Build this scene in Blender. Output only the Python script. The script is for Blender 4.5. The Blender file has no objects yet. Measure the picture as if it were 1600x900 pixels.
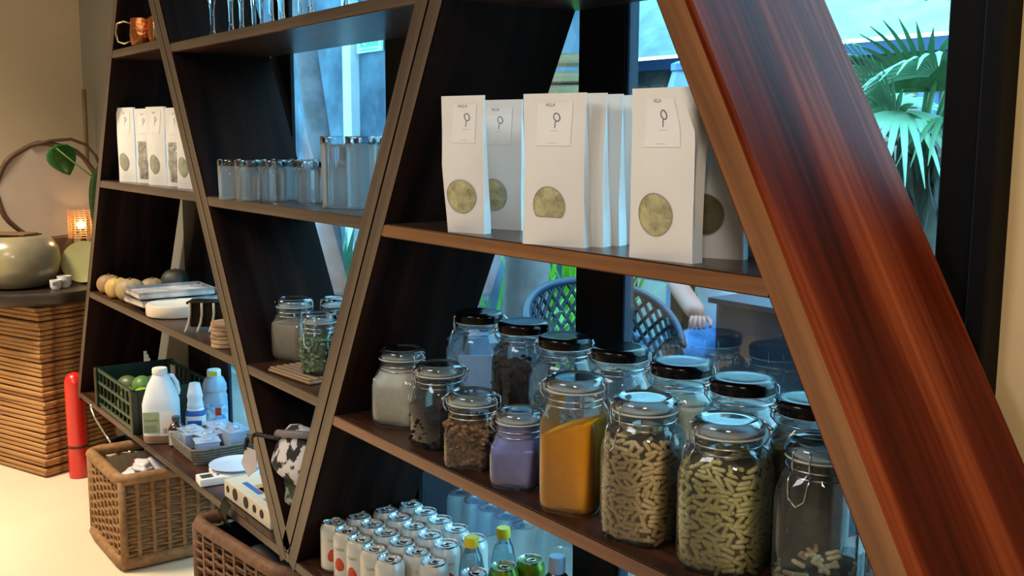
import bpy, bmesh, math, random
from mathutils import Vector, Matrix
random.seed(7)
sc = bpy.context.scene
COL = sc.collection
R = math.radians
PI = math.pi

# ------------------------------------------------------------------ camera
cam_d = bpy.data.cameras.new('camera')
cam = bpy.data.objects.new('camera', cam_d); COL.objects.link(cam)
cam_d.sensor_width = 36.0; cam_d.lens = 1624.4 / 1600 * 36.0
cam_d.clip_start = 0.02; cam_d.clip_end = 200
yaw, pitch, roll = R(-54.02), R(-8.18), R(0.218)
F = Vector((math.sin(yaw)*math.cos(pitch), math.cos(yaw)*math.cos(pitch), math.sin(pitch)))
Rt = Vector((math.cos(yaw), -math.sin(yaw), 0)); Up = Rt.cross(F)
R2 = Rt*math.cos(roll) + Up*math.sin(roll); U2 = -Rt*math.sin(roll) + Up*math.cos(roll)
M = Matrix((R2, U2, -F)).transposed().to_4x4(); M.translation = Vector((0, -1.0, 1.4))
cam.matrix_world = M
sc.camera = cam

# ------------------------------------------------------------------ world, lights, exposure
w = bpy.data.worlds.new('world'); sc.world = w; w.use_nodes = True
bg = w.node_tree.nodes['Background']
bg.inputs[0].default_value = (0.27, 0.70, 1.0, 1); bg.inputs[1].default_value = 6.8

def area(name, loc, target, size, energy, color, spread=180):
    d = bpy.data.lights.new(name, 'AREA'); d.energy = energy; d.color = color; d.size = size; d.spread = math.radians(spread)
    o = bpy.data.objects.new(name, d); COL.objects.link(o); o.location = loc
    o.rotation_euler = (Vector(target) - Vector(loc)).to_track_quat('-Z', 'Y').to_euler()
    return o
WARM = (1.0, 0.78, 0.52)
area('ceiling_lamp_far', (-4.1, -1.3, 2.78), (-4.1, -1.2, 0), 0.6, 62, (1.0, 0.82, 0.60), 110)
area('ceiling_lamp_middle', (-1.6, -2.0, 2.78), (-1.6, -1.2, 0.6), 0.9, 26, (0.96, 0.97, 1.0))
area('ceiling_lamp_near', (0.7, -1.7, 2.78), (0.2, 0.0, 0.8), 0.6, 36, (1.0, 0.86, 0.70))

vs = sc.view_settings
vs.view_transform = 'Standard'; vs.look = 'None'; vs.exposure = 0.12; vs.gamma = 1.0
try: vs.use_curve_mapping = False
except Exception: pass
sc.cycles.transparent_max_bounces = 40
sc.cycles.max_bounces = 10
sc.cycles.sample_clamp_indirect = 6.0

# ------------------------------------------------------------------ helpers
def lin(c):
    return tuple((x/255/12.92 if x/255 <= 0.04045 else ((x/255+0.055)/1.055)**2.4) for x in c)
MATS = {}
def nt(m):
    m.use_nodes = True; return m.node_tree.nodes, m.node_tree.links
def P(name, col, rough=0.5, metal=0.0, var=0.12, scale=14.0, bump=0.0, col2=None, spec=0.5, stretch=(1, 1, 1), coat=0.0, emit=None, trans=0.0, sub=0.0, sharp=.15):
    if name in MATS: return MATS[name]
    m = bpy.data.materials.new(name); N, L = nt(m); b = N['Principled BSDF']
    b.inputs['Roughness'].default_value = rough; b.inputs['Metallic'].default_value = metal
    b.inputs['Specular IOR Level'].default_value = spec; b.inputs['Coat Weight'].default_value = coat
    b.inputs['Transmission Weight'].default_value = trans
    c1 = lin(col); c2 = lin(col2) if col2 else tuple(max(0, x*(1-var)) for x in c1)
    tc = N.new('ShaderNodeTexCoord'); mp = N.new('ShaderNodeMapping'); mp.inputs['Scale'].default_value = stretch
    no = N.new('ShaderNodeTexNoise'); no.inputs['Scale'].default_value = scale; no.inputs['Detail'].default_value = 5
    rp = N.new('ShaderNodeValToRGB'); rp.color_ramp.elements[0].color = (*c2, 1); rp.color_ramp.elements[1].color = (*c1, 1)
    rp.color_ramp.elements[0].position = 0.5-sharp; rp.color_ramp.elements[1].position = 0.5+sharp
    L.new(tc.outputs['Object'], mp.inputs['Vector']); L.new(mp.outputs[0], no.inputs['Vector']); L.new(no.outputs[0], rp.inputs[0])
    L.new(rp.outputs[0], b.inputs['Base Color'])
    if bump:
        bp = N.new('ShaderNodeBump'); bp.inputs['Strength'].default_value = bump; bp.inputs['Distance'].default_value = 0.01
        L.new(no.outputs[0], bp.inputs['Height']); L.new(bp.outputs[0], b.inputs['Normal'])
    if emit:
        b.inputs['Emission Color'].default_value = (*lin(emit[0]), 1); b.inputs['Emission Strength'].default_value = emit[1]
    MATS[name] = m; return m
def WOOD(name, dark, mid, light, rough=0.35, coat=0.3, sc_=1.0, contrast=0.2, bump=0.08, spec=0.4):
    m = bpy.data.materials.new(name); N, L = nt(m); b = N['Principled BSDF']
    b.inputs['Roughness'].default_value = rough; b.inputs['Coat Weight'].default_value = coat; b.inputs['Coat Roughness'].default_value = 0.2; b.inputs['Specular IOR Level'].default_value = spec
    tc = N.new('ShaderNodeTexCoord'); mp = N.new('ShaderNodeMapping'); mp.inputs['Scale'].default_value = (0.9*sc_, 13*sc_, 13*sc_)
    n1 = N.new('ShaderNodeTexNoise'); n1.inputs['Scale'].default_value = 1.6; n1.inputs['Detail'].default_value = 6; n1.inputs['Distortion'].default_value = 0.4
    mp2 = N.new('ShaderNodeMapping'); mp2.inputs['Scale'].default_value = (3*sc_, 120*sc_, 120*sc_)
    n2 = N.new('ShaderNodeTexNoise'); n2.inputs['Scale'].default_value = 1.5; n2.inputs['Detail'].default_value = 3
    rp = N.new('ShaderNodeValToRGB'); e = rp.color_ramp.elements
    e[0].position = 0.5-contrast; e[0].color = (*lin(dark), 1); e[1].position = 0.5+contrast; e[1].color = (*lin(light), 1)
    k = e.new(0.5); k.color = (*lin(mid), 1)
    mx = N.new('ShaderNodeMath'); mx.operation = 'MULTIPLY_ADD'; mx.inputs[1].default_value = 0.25; 
    L.new(tc.outputs['Object'], mp.inputs[0]); L.new(tc.outputs['Object'], mp2.inputs[0])
    L.new(mp.outputs[0], n1.inputs[0]); L.new(mp2.outputs[0], n2.inputs[0])
    sb = N.new('ShaderNodeMath'); sb.operation = 'SUBTRACT'; sb.inputs[1].default_value = 0.125
    L.new(n2.outputs[0], mx.inputs[0]); L.new(n1.outputs[0], sb.inputs[0]); L.new(sb.outputs[0], mx.inputs[2])
    L.new(mx.outputs[0], rp.inputs[0]); L.new(rp.outputs[0], b.inputs['Base Color'])
    bp = N.new('ShaderNodeBump'); bp.inputs['Strength'].default_value = bump; bp.inputs['Distance'].default_value = 0.004
    L.new(n2.outputs[0], bp.inputs['Height']); L.new(bp.outputs[0], b.inputs['Normal'])
    MATS[name] = m; return m
def GLASS(name, tint=(0.93, 0.97, 0.97), refl=1.0, ior=1.5, edge=0.55, rough=0.02):
    """thin-walled glass: see-through in the middle, mirror-like towards its edges"""
    m = bpy.data.materials.new(name); N, L = nt(m); N.remove(N['Principled BSDF'])
    t = N.new('ShaderNodeBsdfTransparent'); g = N.new('ShaderNodeBsdfGlossy'); g.inputs['Roughness'].default_value = rough
    lw = N.new('ShaderNodeLayerWeight'); lw.inputs['Blend'].default_value = edge
    fr = N.new('ShaderNodeFresnel'); fr.inputs['IOR'].default_value = ior
    cr = N.new('ShaderNodeValToRGB'); e = cr.color_ramp.elements
    e[0].position = 0.30; e[0].color = (*tint, 1); e[1].position = 1.0; e[1].color = (tint[0]*0.62, tint[1]*0.70, tint[2]*0.74, 1)
    ml = N.new('ShaderNodeMath'); ml.operation = 'MULTIPLY'; ml.inputs[1].default_value = refl; ml.use_clamp = True
    mx = N.new('ShaderNodeMixShader')
    L.new(lw.outputs['Facing'], cr.inputs[0]); L.new(cr.outputs[0], t.inputs[0]); L.new(fr.outputs[0], ml.inputs[0])
    L.new(ml.outputs[0], mx.inputs[0]); L.new(t.outputs[0], mx.inputs[1]); L.new(g.outputs[0], mx.inputs[2])
    L.new(mx.outputs[0], N['Material Output'].inputs[0]); MATS[name] = m; return m

def obj(name, bm, mat=None, parent=None, loc=None, rot=None, smooth=False, keep=False):
    me = bpy.data.meshes.new(name)
    if isinstance(bm, bpy.types.Mesh): me = bm
    else:
        bm.normal_update()
        bm.to_mesh(me); bm.free()
        for m in (mat if isinstance(mat, (list, tuple)) else [mat]):
            if m: me.materials.append(m)
        if smooth is True:
            for p in me.polygons: p.use_smooth = True
        elif smooth:
            try: me.shade_auto_smooth() if False else None
            except Exception: pass
            for p in me.polygons: p.use_smooth = True
            a = math.radians(smooth)
            b2 = bmesh.new(); b2.from_mesh(me)
            for e in b2.edges:
                if len(e.link_faces) == 2 and e.calc_face_angle(0) > a: e.smooth = False
            b2.to_mesh(me); b2.free()
    o = bpy.data.objects.new(name, me); COL.objects.link(o)
    if parent: o.parent = parent
    if loc is not None: o.location = loc
    if rot is not None: o.rotation_euler = rot
    return o
def thing(name, label, cat, loc=(0, 0, 0), rz=0.0, group=None, rot=None):
    o = bpy.data.objects.new(name, None); COL.objects.link(o); o.location = loc
    o.rotation_euler = rot if rot else (0, 0, rz); o.empty_display_size = 0.05
    o['label'] = label; o['category'] = cat
    if group: o['group'] = group
    return o
def tag(o, label, cat, group=None, kind=None):
    if label: o['label'] = label
    if cat: o['category'] = cat
    if group: o['group'] = group
    if kind: o['kind'] = kind
    return o
def struct(o): o['kind'] = 'structure'; return o
def dup(root, loc=None, rz=None, label=None, group=None):
    def cp(o, par):
        c = o.copy(); COL.objects.link(c)
        if par: c.parent = par
        for ch in o.children: cp(ch, c)
        return c
    r = cp(root, None)
    if loc is not None: r.location = loc
    if rz is not None: r.rotation_euler = (r.rotation_euler[0], r.rotation_euler[1], rz)
    if label: r['label'] = label
    if group: r['group'] = group
    return r

def box(x0, x1, y0, y1, z0, z1, bev=0.0, bm=None, seg=1):
    own = bm is None or bev
    b = bmesh.new() if own else bm
    vs_ = [b.verts.new((x, y, z)) for x in (x0, x1) for y in (y0, y1) for z in (z0, z1)]
    for f in ((0, 1, 3, 2), (4, 6, 7, 5), (0, 4, 5, 1), (2, 3, 7, 6), (0, 2, 6, 4), (1, 5, 7, 3)):
        b.faces.new([vs_[i] for i in f])
    if bev:
        bmesh.ops.bevel(b, geom=list(b.edges), offset=bev, segments=seg, affect='EDGES', profile=0.7)
        if bm is not None:
            t = bpy.data.meshes.new('tmp'); b.to_mesh(t); b.free(); bm.from_mesh(t); bpy.data.meshes.remove(t); return bm
    return b
def merge(bm, other, mat=None):
    t = bpy.data.meshes.new('tmp'); other.to_mesh(t); other.free()
    if mat: t.transform(mat)
    bm.from_mesh(t); bpy.data.meshes.remove(t); return bm
def loft(rings, cap0=True, cap1=True, bm=None):
    b = bm or bmesh.new(); vr = [[b.verts.new(p) for p in r] for r in rings]; n = len(vr[0])
    for a, c in zip(vr, vr[1:]):
        for i in range(n):
            j = (i+1) % n; b.faces.new((a[i], a[j], c[j], c[i]))
    if cap0: b.faces.new(list(reversed(vr[0])))
    if cap1: b.faces.new(vr[-1])
    return b
def lathe(prof, n=32, cap0=True, cap1=True, bm=None, cx=0, cy=0):
    return loft([[(cx+r*math.cos(2*PI*i/n), cy+r*math.sin(2*PI*i/n), z) for i in range(n)] for r, z in prof], cap0, cap1, bm)
def sq(r, e, n=40, rot=0.0):
    out = []
    for i in range(n):
        a = 2*PI*i/n; c, s = math.cos(a), math.sin(a)
        k = (abs(c)**e + abs(s)**e)**(-1/e)
        out.append((r*k*c, r*k*s))
    return out
def sqloft(prof, n=40, cap0=True, cap1=True, bm=None):
    return loft([[(x, y, z) for x, y in sq(r, e, n)] for r, e, z in prof], cap0, cap1, bm)
def tube(pts, r, n=8, closed=False, bm=None, taper=None):
    b = bm or bmesh.new(); pts = [Vector(p) for p in pts]; m = len(pts); rings = []
    prev = None
    for i, p in enumerate(pts):
        if closed: d = pts[(i+1) % m] - pts[i-1]
        else: d = pts[min(i+1, m-1)] - pts[max(i-1, 0)]
        d.normalize()
        if prev is None:
            u = d.cross(Vector((0, 0, 1)))
            if u.length < 0.05: u = d.cross(Vector((1, 0, 0)))
        else: u = prev - d*prev.dot(d)
        u.normalize(); prev = u; v = d.cross(u)
        rr = r if taper is None else r*taper[i]
        rings.append([p + (u*math.cos(2*PI*k/n) + v*math.sin(2*PI*k/n))*rr for k in range(n)])
    if closed: rings.append(rings[0])
    if closed:
        vr = [[b.verts.new(q) for q in rg] for rg in rings[:-1]]
        for a in range(m):
            A, B = vr[a], vr[(a+1) % m]
            for i in range(n):
                j = (i+1) % n; b.faces.new((A[i], A[j], B[j], B[i]))
    else: loft(rings, True, True, b)
    return b
def circ(r, z, n=28, cx=0, cy=0): return [(cx+r*math.cos(2*PI*i/n), cy+r*math.sin(2*PI*i/n), z) for i in range(n)]
def ball(r, seg=14, ring=10, sx=1, sy=1, sz=1, bm=None, c=(0, 0, 0)):
    b = bm or bmesh.new()
    bmesh.ops.create_uvsphere(b, u_segments=seg, v_segments=ring, radius=r, matrix=Matrix.Translation(c) @ Matrix.Diagonal((sx, sy, sz, 1)))
    return b
def sheet(pts, rows, cols, thick=0.0, bm=None):
    """grid of points -> surface (solid when thick)"""
    b = bm or bmesh.new(); V = [b.verts.new(p) for p in pts]
    for i in range(rows-1):
        for j in range(cols-1):
            b.faces.new((V[i*cols+j], V[i*cols+j+1], V[(i+1)*cols+j+1], V[(i+1)*cols+j]))
    if thick:
        bmesh.ops.solidify(b, geom=list(b.faces), thickness=thick)
    return b
def text_bm(s, size):
    c = bpy.data.curves.new('txt', 'FONT'); c.body = s; c.size = size; c.align_x = 'CENTER'; c.align_y = 'CENTER'; c.resolution_u = 2
    o = bpy.data.objects.new('txt', c); me = o.to_mesh(); b = bmesh.new(); b.from_mesh(me); o.to_mesh_clear()
    bpy.data.objects.remove(o); bpy.data.curves.remove(c); return b
def bend(bm, r):
    """wrap flat x-z drawing (y=0) round a vertical cylinder; x=0 lands at -Y"""
    for v in bm.verts:
        a = v.co.x/r - PI/2; rr = r - v.co.y
        v.co = (rr*math.cos(a), rr*math.sin(a), v.co.z)
    return bm
def flat_to_xz(bm):
    for v in bm.verts: v.co = (v.co.x, v.co.z, v.co.y)
    return bm
def rect_xz(x0, x1, z0, z1, nx=6, y=0.0, bm=None):
    b = bm or bmesh.new(); return sheet([(x0+(x1-x0)*i/nx, y, z) for z in (z0, z1) for i in range(nx+1)], 2, nx+1, bm=b)

# ------------------------------------------------------------------ materials
m_dark = WOOD('dark_shaded_wood', (14, 8, 6), (26, 15, 11), (40, 24, 18), rough=0.55, coat=0.0, spec=0.04)  # dark wood, with the shade of inner faces put into its colour
m_shelf = WOOD('shelf_board_wood', (30, 17, 12), (56, 33, 23), (84, 53, 37), rough=0.33, coat=0.2, spec=0.35)
m_edge = WOOD('front_edge_wood', (56, 45, 38), (80, 66, 56), (106, 89, 75), rough=0.45, coat=0.1)
m_edge_gold = WOOD('golden_edge_wood', (92, 58, 32), (124, 80, 45), (150, 102, 61), rough=0.4, coat=0.2, sc_=0.8)
m_edge_red = WOOD('reddish_edge_wood', (80, 48, 32), (110, 67, 44), (138, 90, 62), rough=0.4, coat=0.1)
m_mahog = WOOD('varnished_mahogany', (56, 18, 9), (94, 34, 18), (156, 80, 46), rough=0.40, coat=0.0, sc_=0.55, contrast=0.17, spec=0.07)
g_jar = None
g_lid = None
g_pane = GLASS('window_pane_glass', tint=(0.97, 0.985, 0.985), refl=0.28, edge=0.15, rough=0.0)
def CLEAR(name, tint=(0.96, 0.99, 1.0), ior=1.45, rough=0.0):
    m = bpy.data.materials.new(name); N, L = nt(m); N.remove(N['Principled BSDF']); g = N.new('ShaderNodeBsdfGlass')
    g.inputs['Color'].default_value = (*tint, 1); g.inputs['IOR'].default_value = ior; g.inputs['Roughness'].default_value = rough
    L.new(g.outputs[0], N['Material Output'].inputs[0]); MATS[name] = m; return m
g_stem = CLEAR('stemware_glass')
def HAZY(name, haze=0.4, refl=1.5, rough=.06):
    m = GLASS(name, tint=(0.95, 0.98, 0.99), refl=refl, edge=0.5, rough=rough); N, L = m.node_tree.nodes, m.node_tree.links
    out = N['Material Output']; src = out.inputs[0].links[0].from_socket
    tr = N.new('ShaderNodeBsdfTranslucent'); tr.inputs[0].default_value = (.9, .95, .98, 1); df = N.new('ShaderNodeBsdfDiffuse'); df.inputs[0].default_value = (.85, .9, .93, 1)
    m1 = N.new('ShaderNodeMixShader'); m1.inputs[0].default_value = .15; L.new(tr.outputs[0], m1.inputs[1]); L.new(df.outputs[0], m1.inputs[2])
    m2 = N.new('ShaderNodeMixShader'); m2.inputs[0].default_value = haze; L.new(src, m2.inputs[1]); L.new(m1.outputs[0], m2.inputs[2]); L.new(m2.outputs[0], out.inputs[0])
    return m
g_tum = HAZY('hazy_tumbler_glass', .24, 2.2, .05)
g_jar = HAZY('clear_jar_glass', .055, 1.4, .02); g_lid = GLASS('thick_lid_glass', tint=(0.90, 0.95, 0.97), refl=2.2, edge=0.5, rough=0.06)
g_teal = GLASS('pale_teal_glass', tint=(0.80, 0.96, 0.96), refl=1.6)
g_blue = GLASS('clear_blue_plastic', tint=(0.66, 0.82, 0.96), refl=1.3, rough=0.08)
m_wire = P('steel_wire', (190, 195, 198), 0.25, 1.0, var=0.05)
m_rubber = P('clear_rubber', (196, 202, 200), 0.5, var=0.05)
m_blacklid = P('black_gloss_lid', (7, 7, 9), 0.16, var=0.1, spec=0.3)
m_black = P('black_painted_metal', (8, 9, 11), 0.6, var=0.15, spec=0.15)
m_navy = P('navy_frame_paint', (20, 34, 54), 0.5, var=0.15, spec=0.3)
m_white = P('white_paper', (226, 226, 224), 0.6, var=0.04)
m_label = P('pale_label_paper', (231, 231, 230), 0.5, var=0.02)
m_ink = P('grey_ink', (104, 104, 108), 0.6, var=0.05)
m_plaster = P('warm_plaster', (198, 182, 152), 0.8, var=0.10, scale=2.5, bump=0.05)
m_plaster2 = P('cream_plaster', (222, 196, 150), 0.8, var=0.08, scale=5, bump=0.08)
m_floor = P('polished_cement_floor', (226, 212, 184), 0.35, var=0.08, scale=2.2)
m_ceil = P('ceiling_paint', (215, 205, 190), 0.8, var=0.03)
m_silver = P('brushed_aluminium', (205, 208, 212), 0.22, 1.0, var=0.08)
m_green = P('green_leaf', (44, 112, 34), 0.4, var=0.35, scale=30)

# ================================================================== SETTING
ZF = 0.0
struct(obj('floor', box(-5.6, 2.2, -4.2, 0.44, -0.1, 0.0), m_floor))
struct(obj('ceiling', box(-5.6, 2.2, -4.2, 0.44, 2.9, 3.0), m_ceil))
struct(obj('wall_left', box(-5.6, -5.43, -4.2, 0.44, 0.0, 2.9), m_plaster))
struct(obj('wall_right', box(2.0, 2.2, -4.2, 0.44, 0.0, 2.9), m_plaster2))
struct(obj('wall_front', box(-5.43, 2.0, -4.2, -4.0, 0.0, 2.9), P('pale_grey_plaster', (196, 192, 186), .8, var=.06)))
b = box(-5.43, -4.02, 0.34, 0.44, 0, 2.9); struct(obj('wall_back', b, P('grey_plaster', (140, 138, 130), 0.8, var=0.08, scale=3)))
struct(obj('wall_back', box(-0.73, 2.0, 0.34, 0.44, 0, 2.9), m_plaster2))
struct(obj('wall_back', box(-4.02, -0.73, 0.34, 0.44, 2.55, 2.9), m_plaster2))
# window posts between the panes
def post(x0, x1, y0, y1, mat): return struct(obj('trim_1', box(x0, x1, y0, y1, 0, 2.55, 0.003), mat))
post(-4.02, -3.79, .335, .352, m_black); post(-3.79, -3.60, .338, .352, m_navy)
post(-3.13, -2.985, .335, .350, m_black); post(-2.40, -2.25, .335, .350, m_black)
post(-1.62, -1.482, .335, .368, m_black); post(-1.482, -1.476, .338, .366, m_navy)
post(-.826, -.757, .33, .37, m_black); post(-.757, -.728, .30, .37, m_black)
for i, (x0, x1) in enumerate(((-3.60, -3.13), (-2.985, -2.40), (-2.25, -1.62), (-1.476, -.826))):
    wn = struct(obj('window_%d' % (i+1), box(x0, x1, .338, .36, 0.0, 0.05), m_black))
    obj('pane', box(x0, x1, .342, .348, 0.05, 2.5), g_pane, wn)
    obj('frame_top', box(x0, x1, .338, .36, 2.5, 2.55), m_black, wn)

# ================================================================== SHELF UNITS
def board(name, parent, a, c, depth, thick, mats, ed=0.003, y0=0.0, longer=0.0):
    """board whose length runs from a to c (x,z); depth goes into +y; mats: faces, front, +Z face, -Z face"""
    a = Vector((a[0], 0, a[1])); c = Vector((c[0], 0, c[1])); d = c - a; L_ = d.length + longer
    bm = box(-L_/2, L_/2, 0, depth, -thick/2, thick/2)
    for f in bm.faces:
        n = f.normal
        f.normal_update(); n = f.normal
        f.material_index = 1 if n.y < -0.5 else (2 if n.z > 0.5 else (3 if n.z < -0.5 else 0))
    bmesh.ops.bevel(bm, geom=[e for e in bm.edges if abs((e.verts[0].co-e.verts[1].co).x) > L_*0.5], offset=ed, segments=2, affect='EDGES')
    mid = (a + c)/2
    return obj(name, bm, mats, parent, (mid.x, y0, mid.z), (0, -math.atan2(d.z, d.x), 0))
ZT = 2.10
def p1(z): return -3.880 + .540*(z-1.251)     # right face line of far-left panel
def p2(z): return -2.551 - .594*(z-.811)      # right face of the left V pair
def p3(z): return -2.045 + .540*(z-.789)      # right face of the right V pair
def p4(z): return -.857 - .560*(z-1.225)      # left face of the big right panel
HT = .0508                                     # horizontal thickness of a board
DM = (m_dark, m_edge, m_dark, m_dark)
SM = (m_shelf, m_edge, m_shelf, m_shelf)
def panel(name, parent, fn, z0, z1, off, mats=DM, th=.0445, ed=.003):
    return board(name, parent, (fn(z0)+off, z0), (fn(z1)+off, z1), .30, th, mats, ed)
def shelf(parent, z, x0, x1, mats=SM, th=.026):
    return board('shelf', parent, (x0, z-th/2), (x1, z-th/2), .299, th, mats, .002, y0=.001)
uA = thing('triangular_shelf', 'far dark wooden A-shaped shelf holding gourds, crate and bags', 'shelf', (-3.4, .15, 0))
uV = thing('triangular_shelf', 'middle V-shaped dark wooden shelf holding the drinking glasses', 'shelf', (-2.35, .15, 0))
uB = thing('triangular_shelf', 'near A-shaped shelf with broad mahogany side panel, holding jars', 'shelf', (-1.4, .15, 0))
UN = {}
for u in (uA, uV, uB): UN[u.name] = u
def atu(u, o):  # keep world placement under a shifted Empty
    o.location = Vector(o.location) - Vector(u.location); return o
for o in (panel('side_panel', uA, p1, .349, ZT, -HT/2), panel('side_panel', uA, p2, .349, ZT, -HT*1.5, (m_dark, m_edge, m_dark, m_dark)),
          shelf(uA, 1.686, p1(1.686)-.02, p2(1.686)-HT*1.6), shelf(uA, 1.247, p1(1.247)-.02, p2(1.247)-HT*1.6),
          shelf(uA, .818, p1(.818)-.02, p2(.818)-HT*1.6), shelf(uA, .375, p1(.375)-.05, p2(.375)-.03)): atu(uA, o)
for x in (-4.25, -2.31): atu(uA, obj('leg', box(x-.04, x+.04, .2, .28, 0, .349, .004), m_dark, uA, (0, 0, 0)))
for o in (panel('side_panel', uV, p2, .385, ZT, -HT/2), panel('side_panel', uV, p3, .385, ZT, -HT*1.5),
          shelf(uV, 1.668, p2(1.668)-.02, p3(1.668)-HT*1.4), shelf(uV, 1.240, p2(1.24)-.02, p3(1.24)-HT*1.4),
          shelf(uV, .815, p2(.815)-.02, p3(.815)-HT*1.4), shelf(uV, 2.11, p2(2.1)-.05, p3(2.1)+.02)): atu(uV, o)
GE = (m_mahog, m_edge_gold, m_dark, m_mahog)
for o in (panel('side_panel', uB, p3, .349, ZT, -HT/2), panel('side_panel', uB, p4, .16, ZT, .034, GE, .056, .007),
          shelf(uB, 1.668, p3(1.668)-.02, p4(1.668)+.02), shelf(uB, 1.232, p3(1.232)-.02, p4(1.232)+.02, (m_shelf, m_edge_gold, m_shelf, m_shelf)),
          shelf(uB, .790, p3(.79)-.02, p4(.79)+.02, (m_shelf, m_edge_red, m_shelf, m_shelf)), shelf(uB, .370, p3(.37)-.03, p4(.37)+.02)): atu(uB, o)
for x in (-2.05, -.55): atu(uB, obj('leg', box(x-.04, x+.04, .2, .28, 0, .344, .004), m_dark, uB, (0, 0, 0)))

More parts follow.
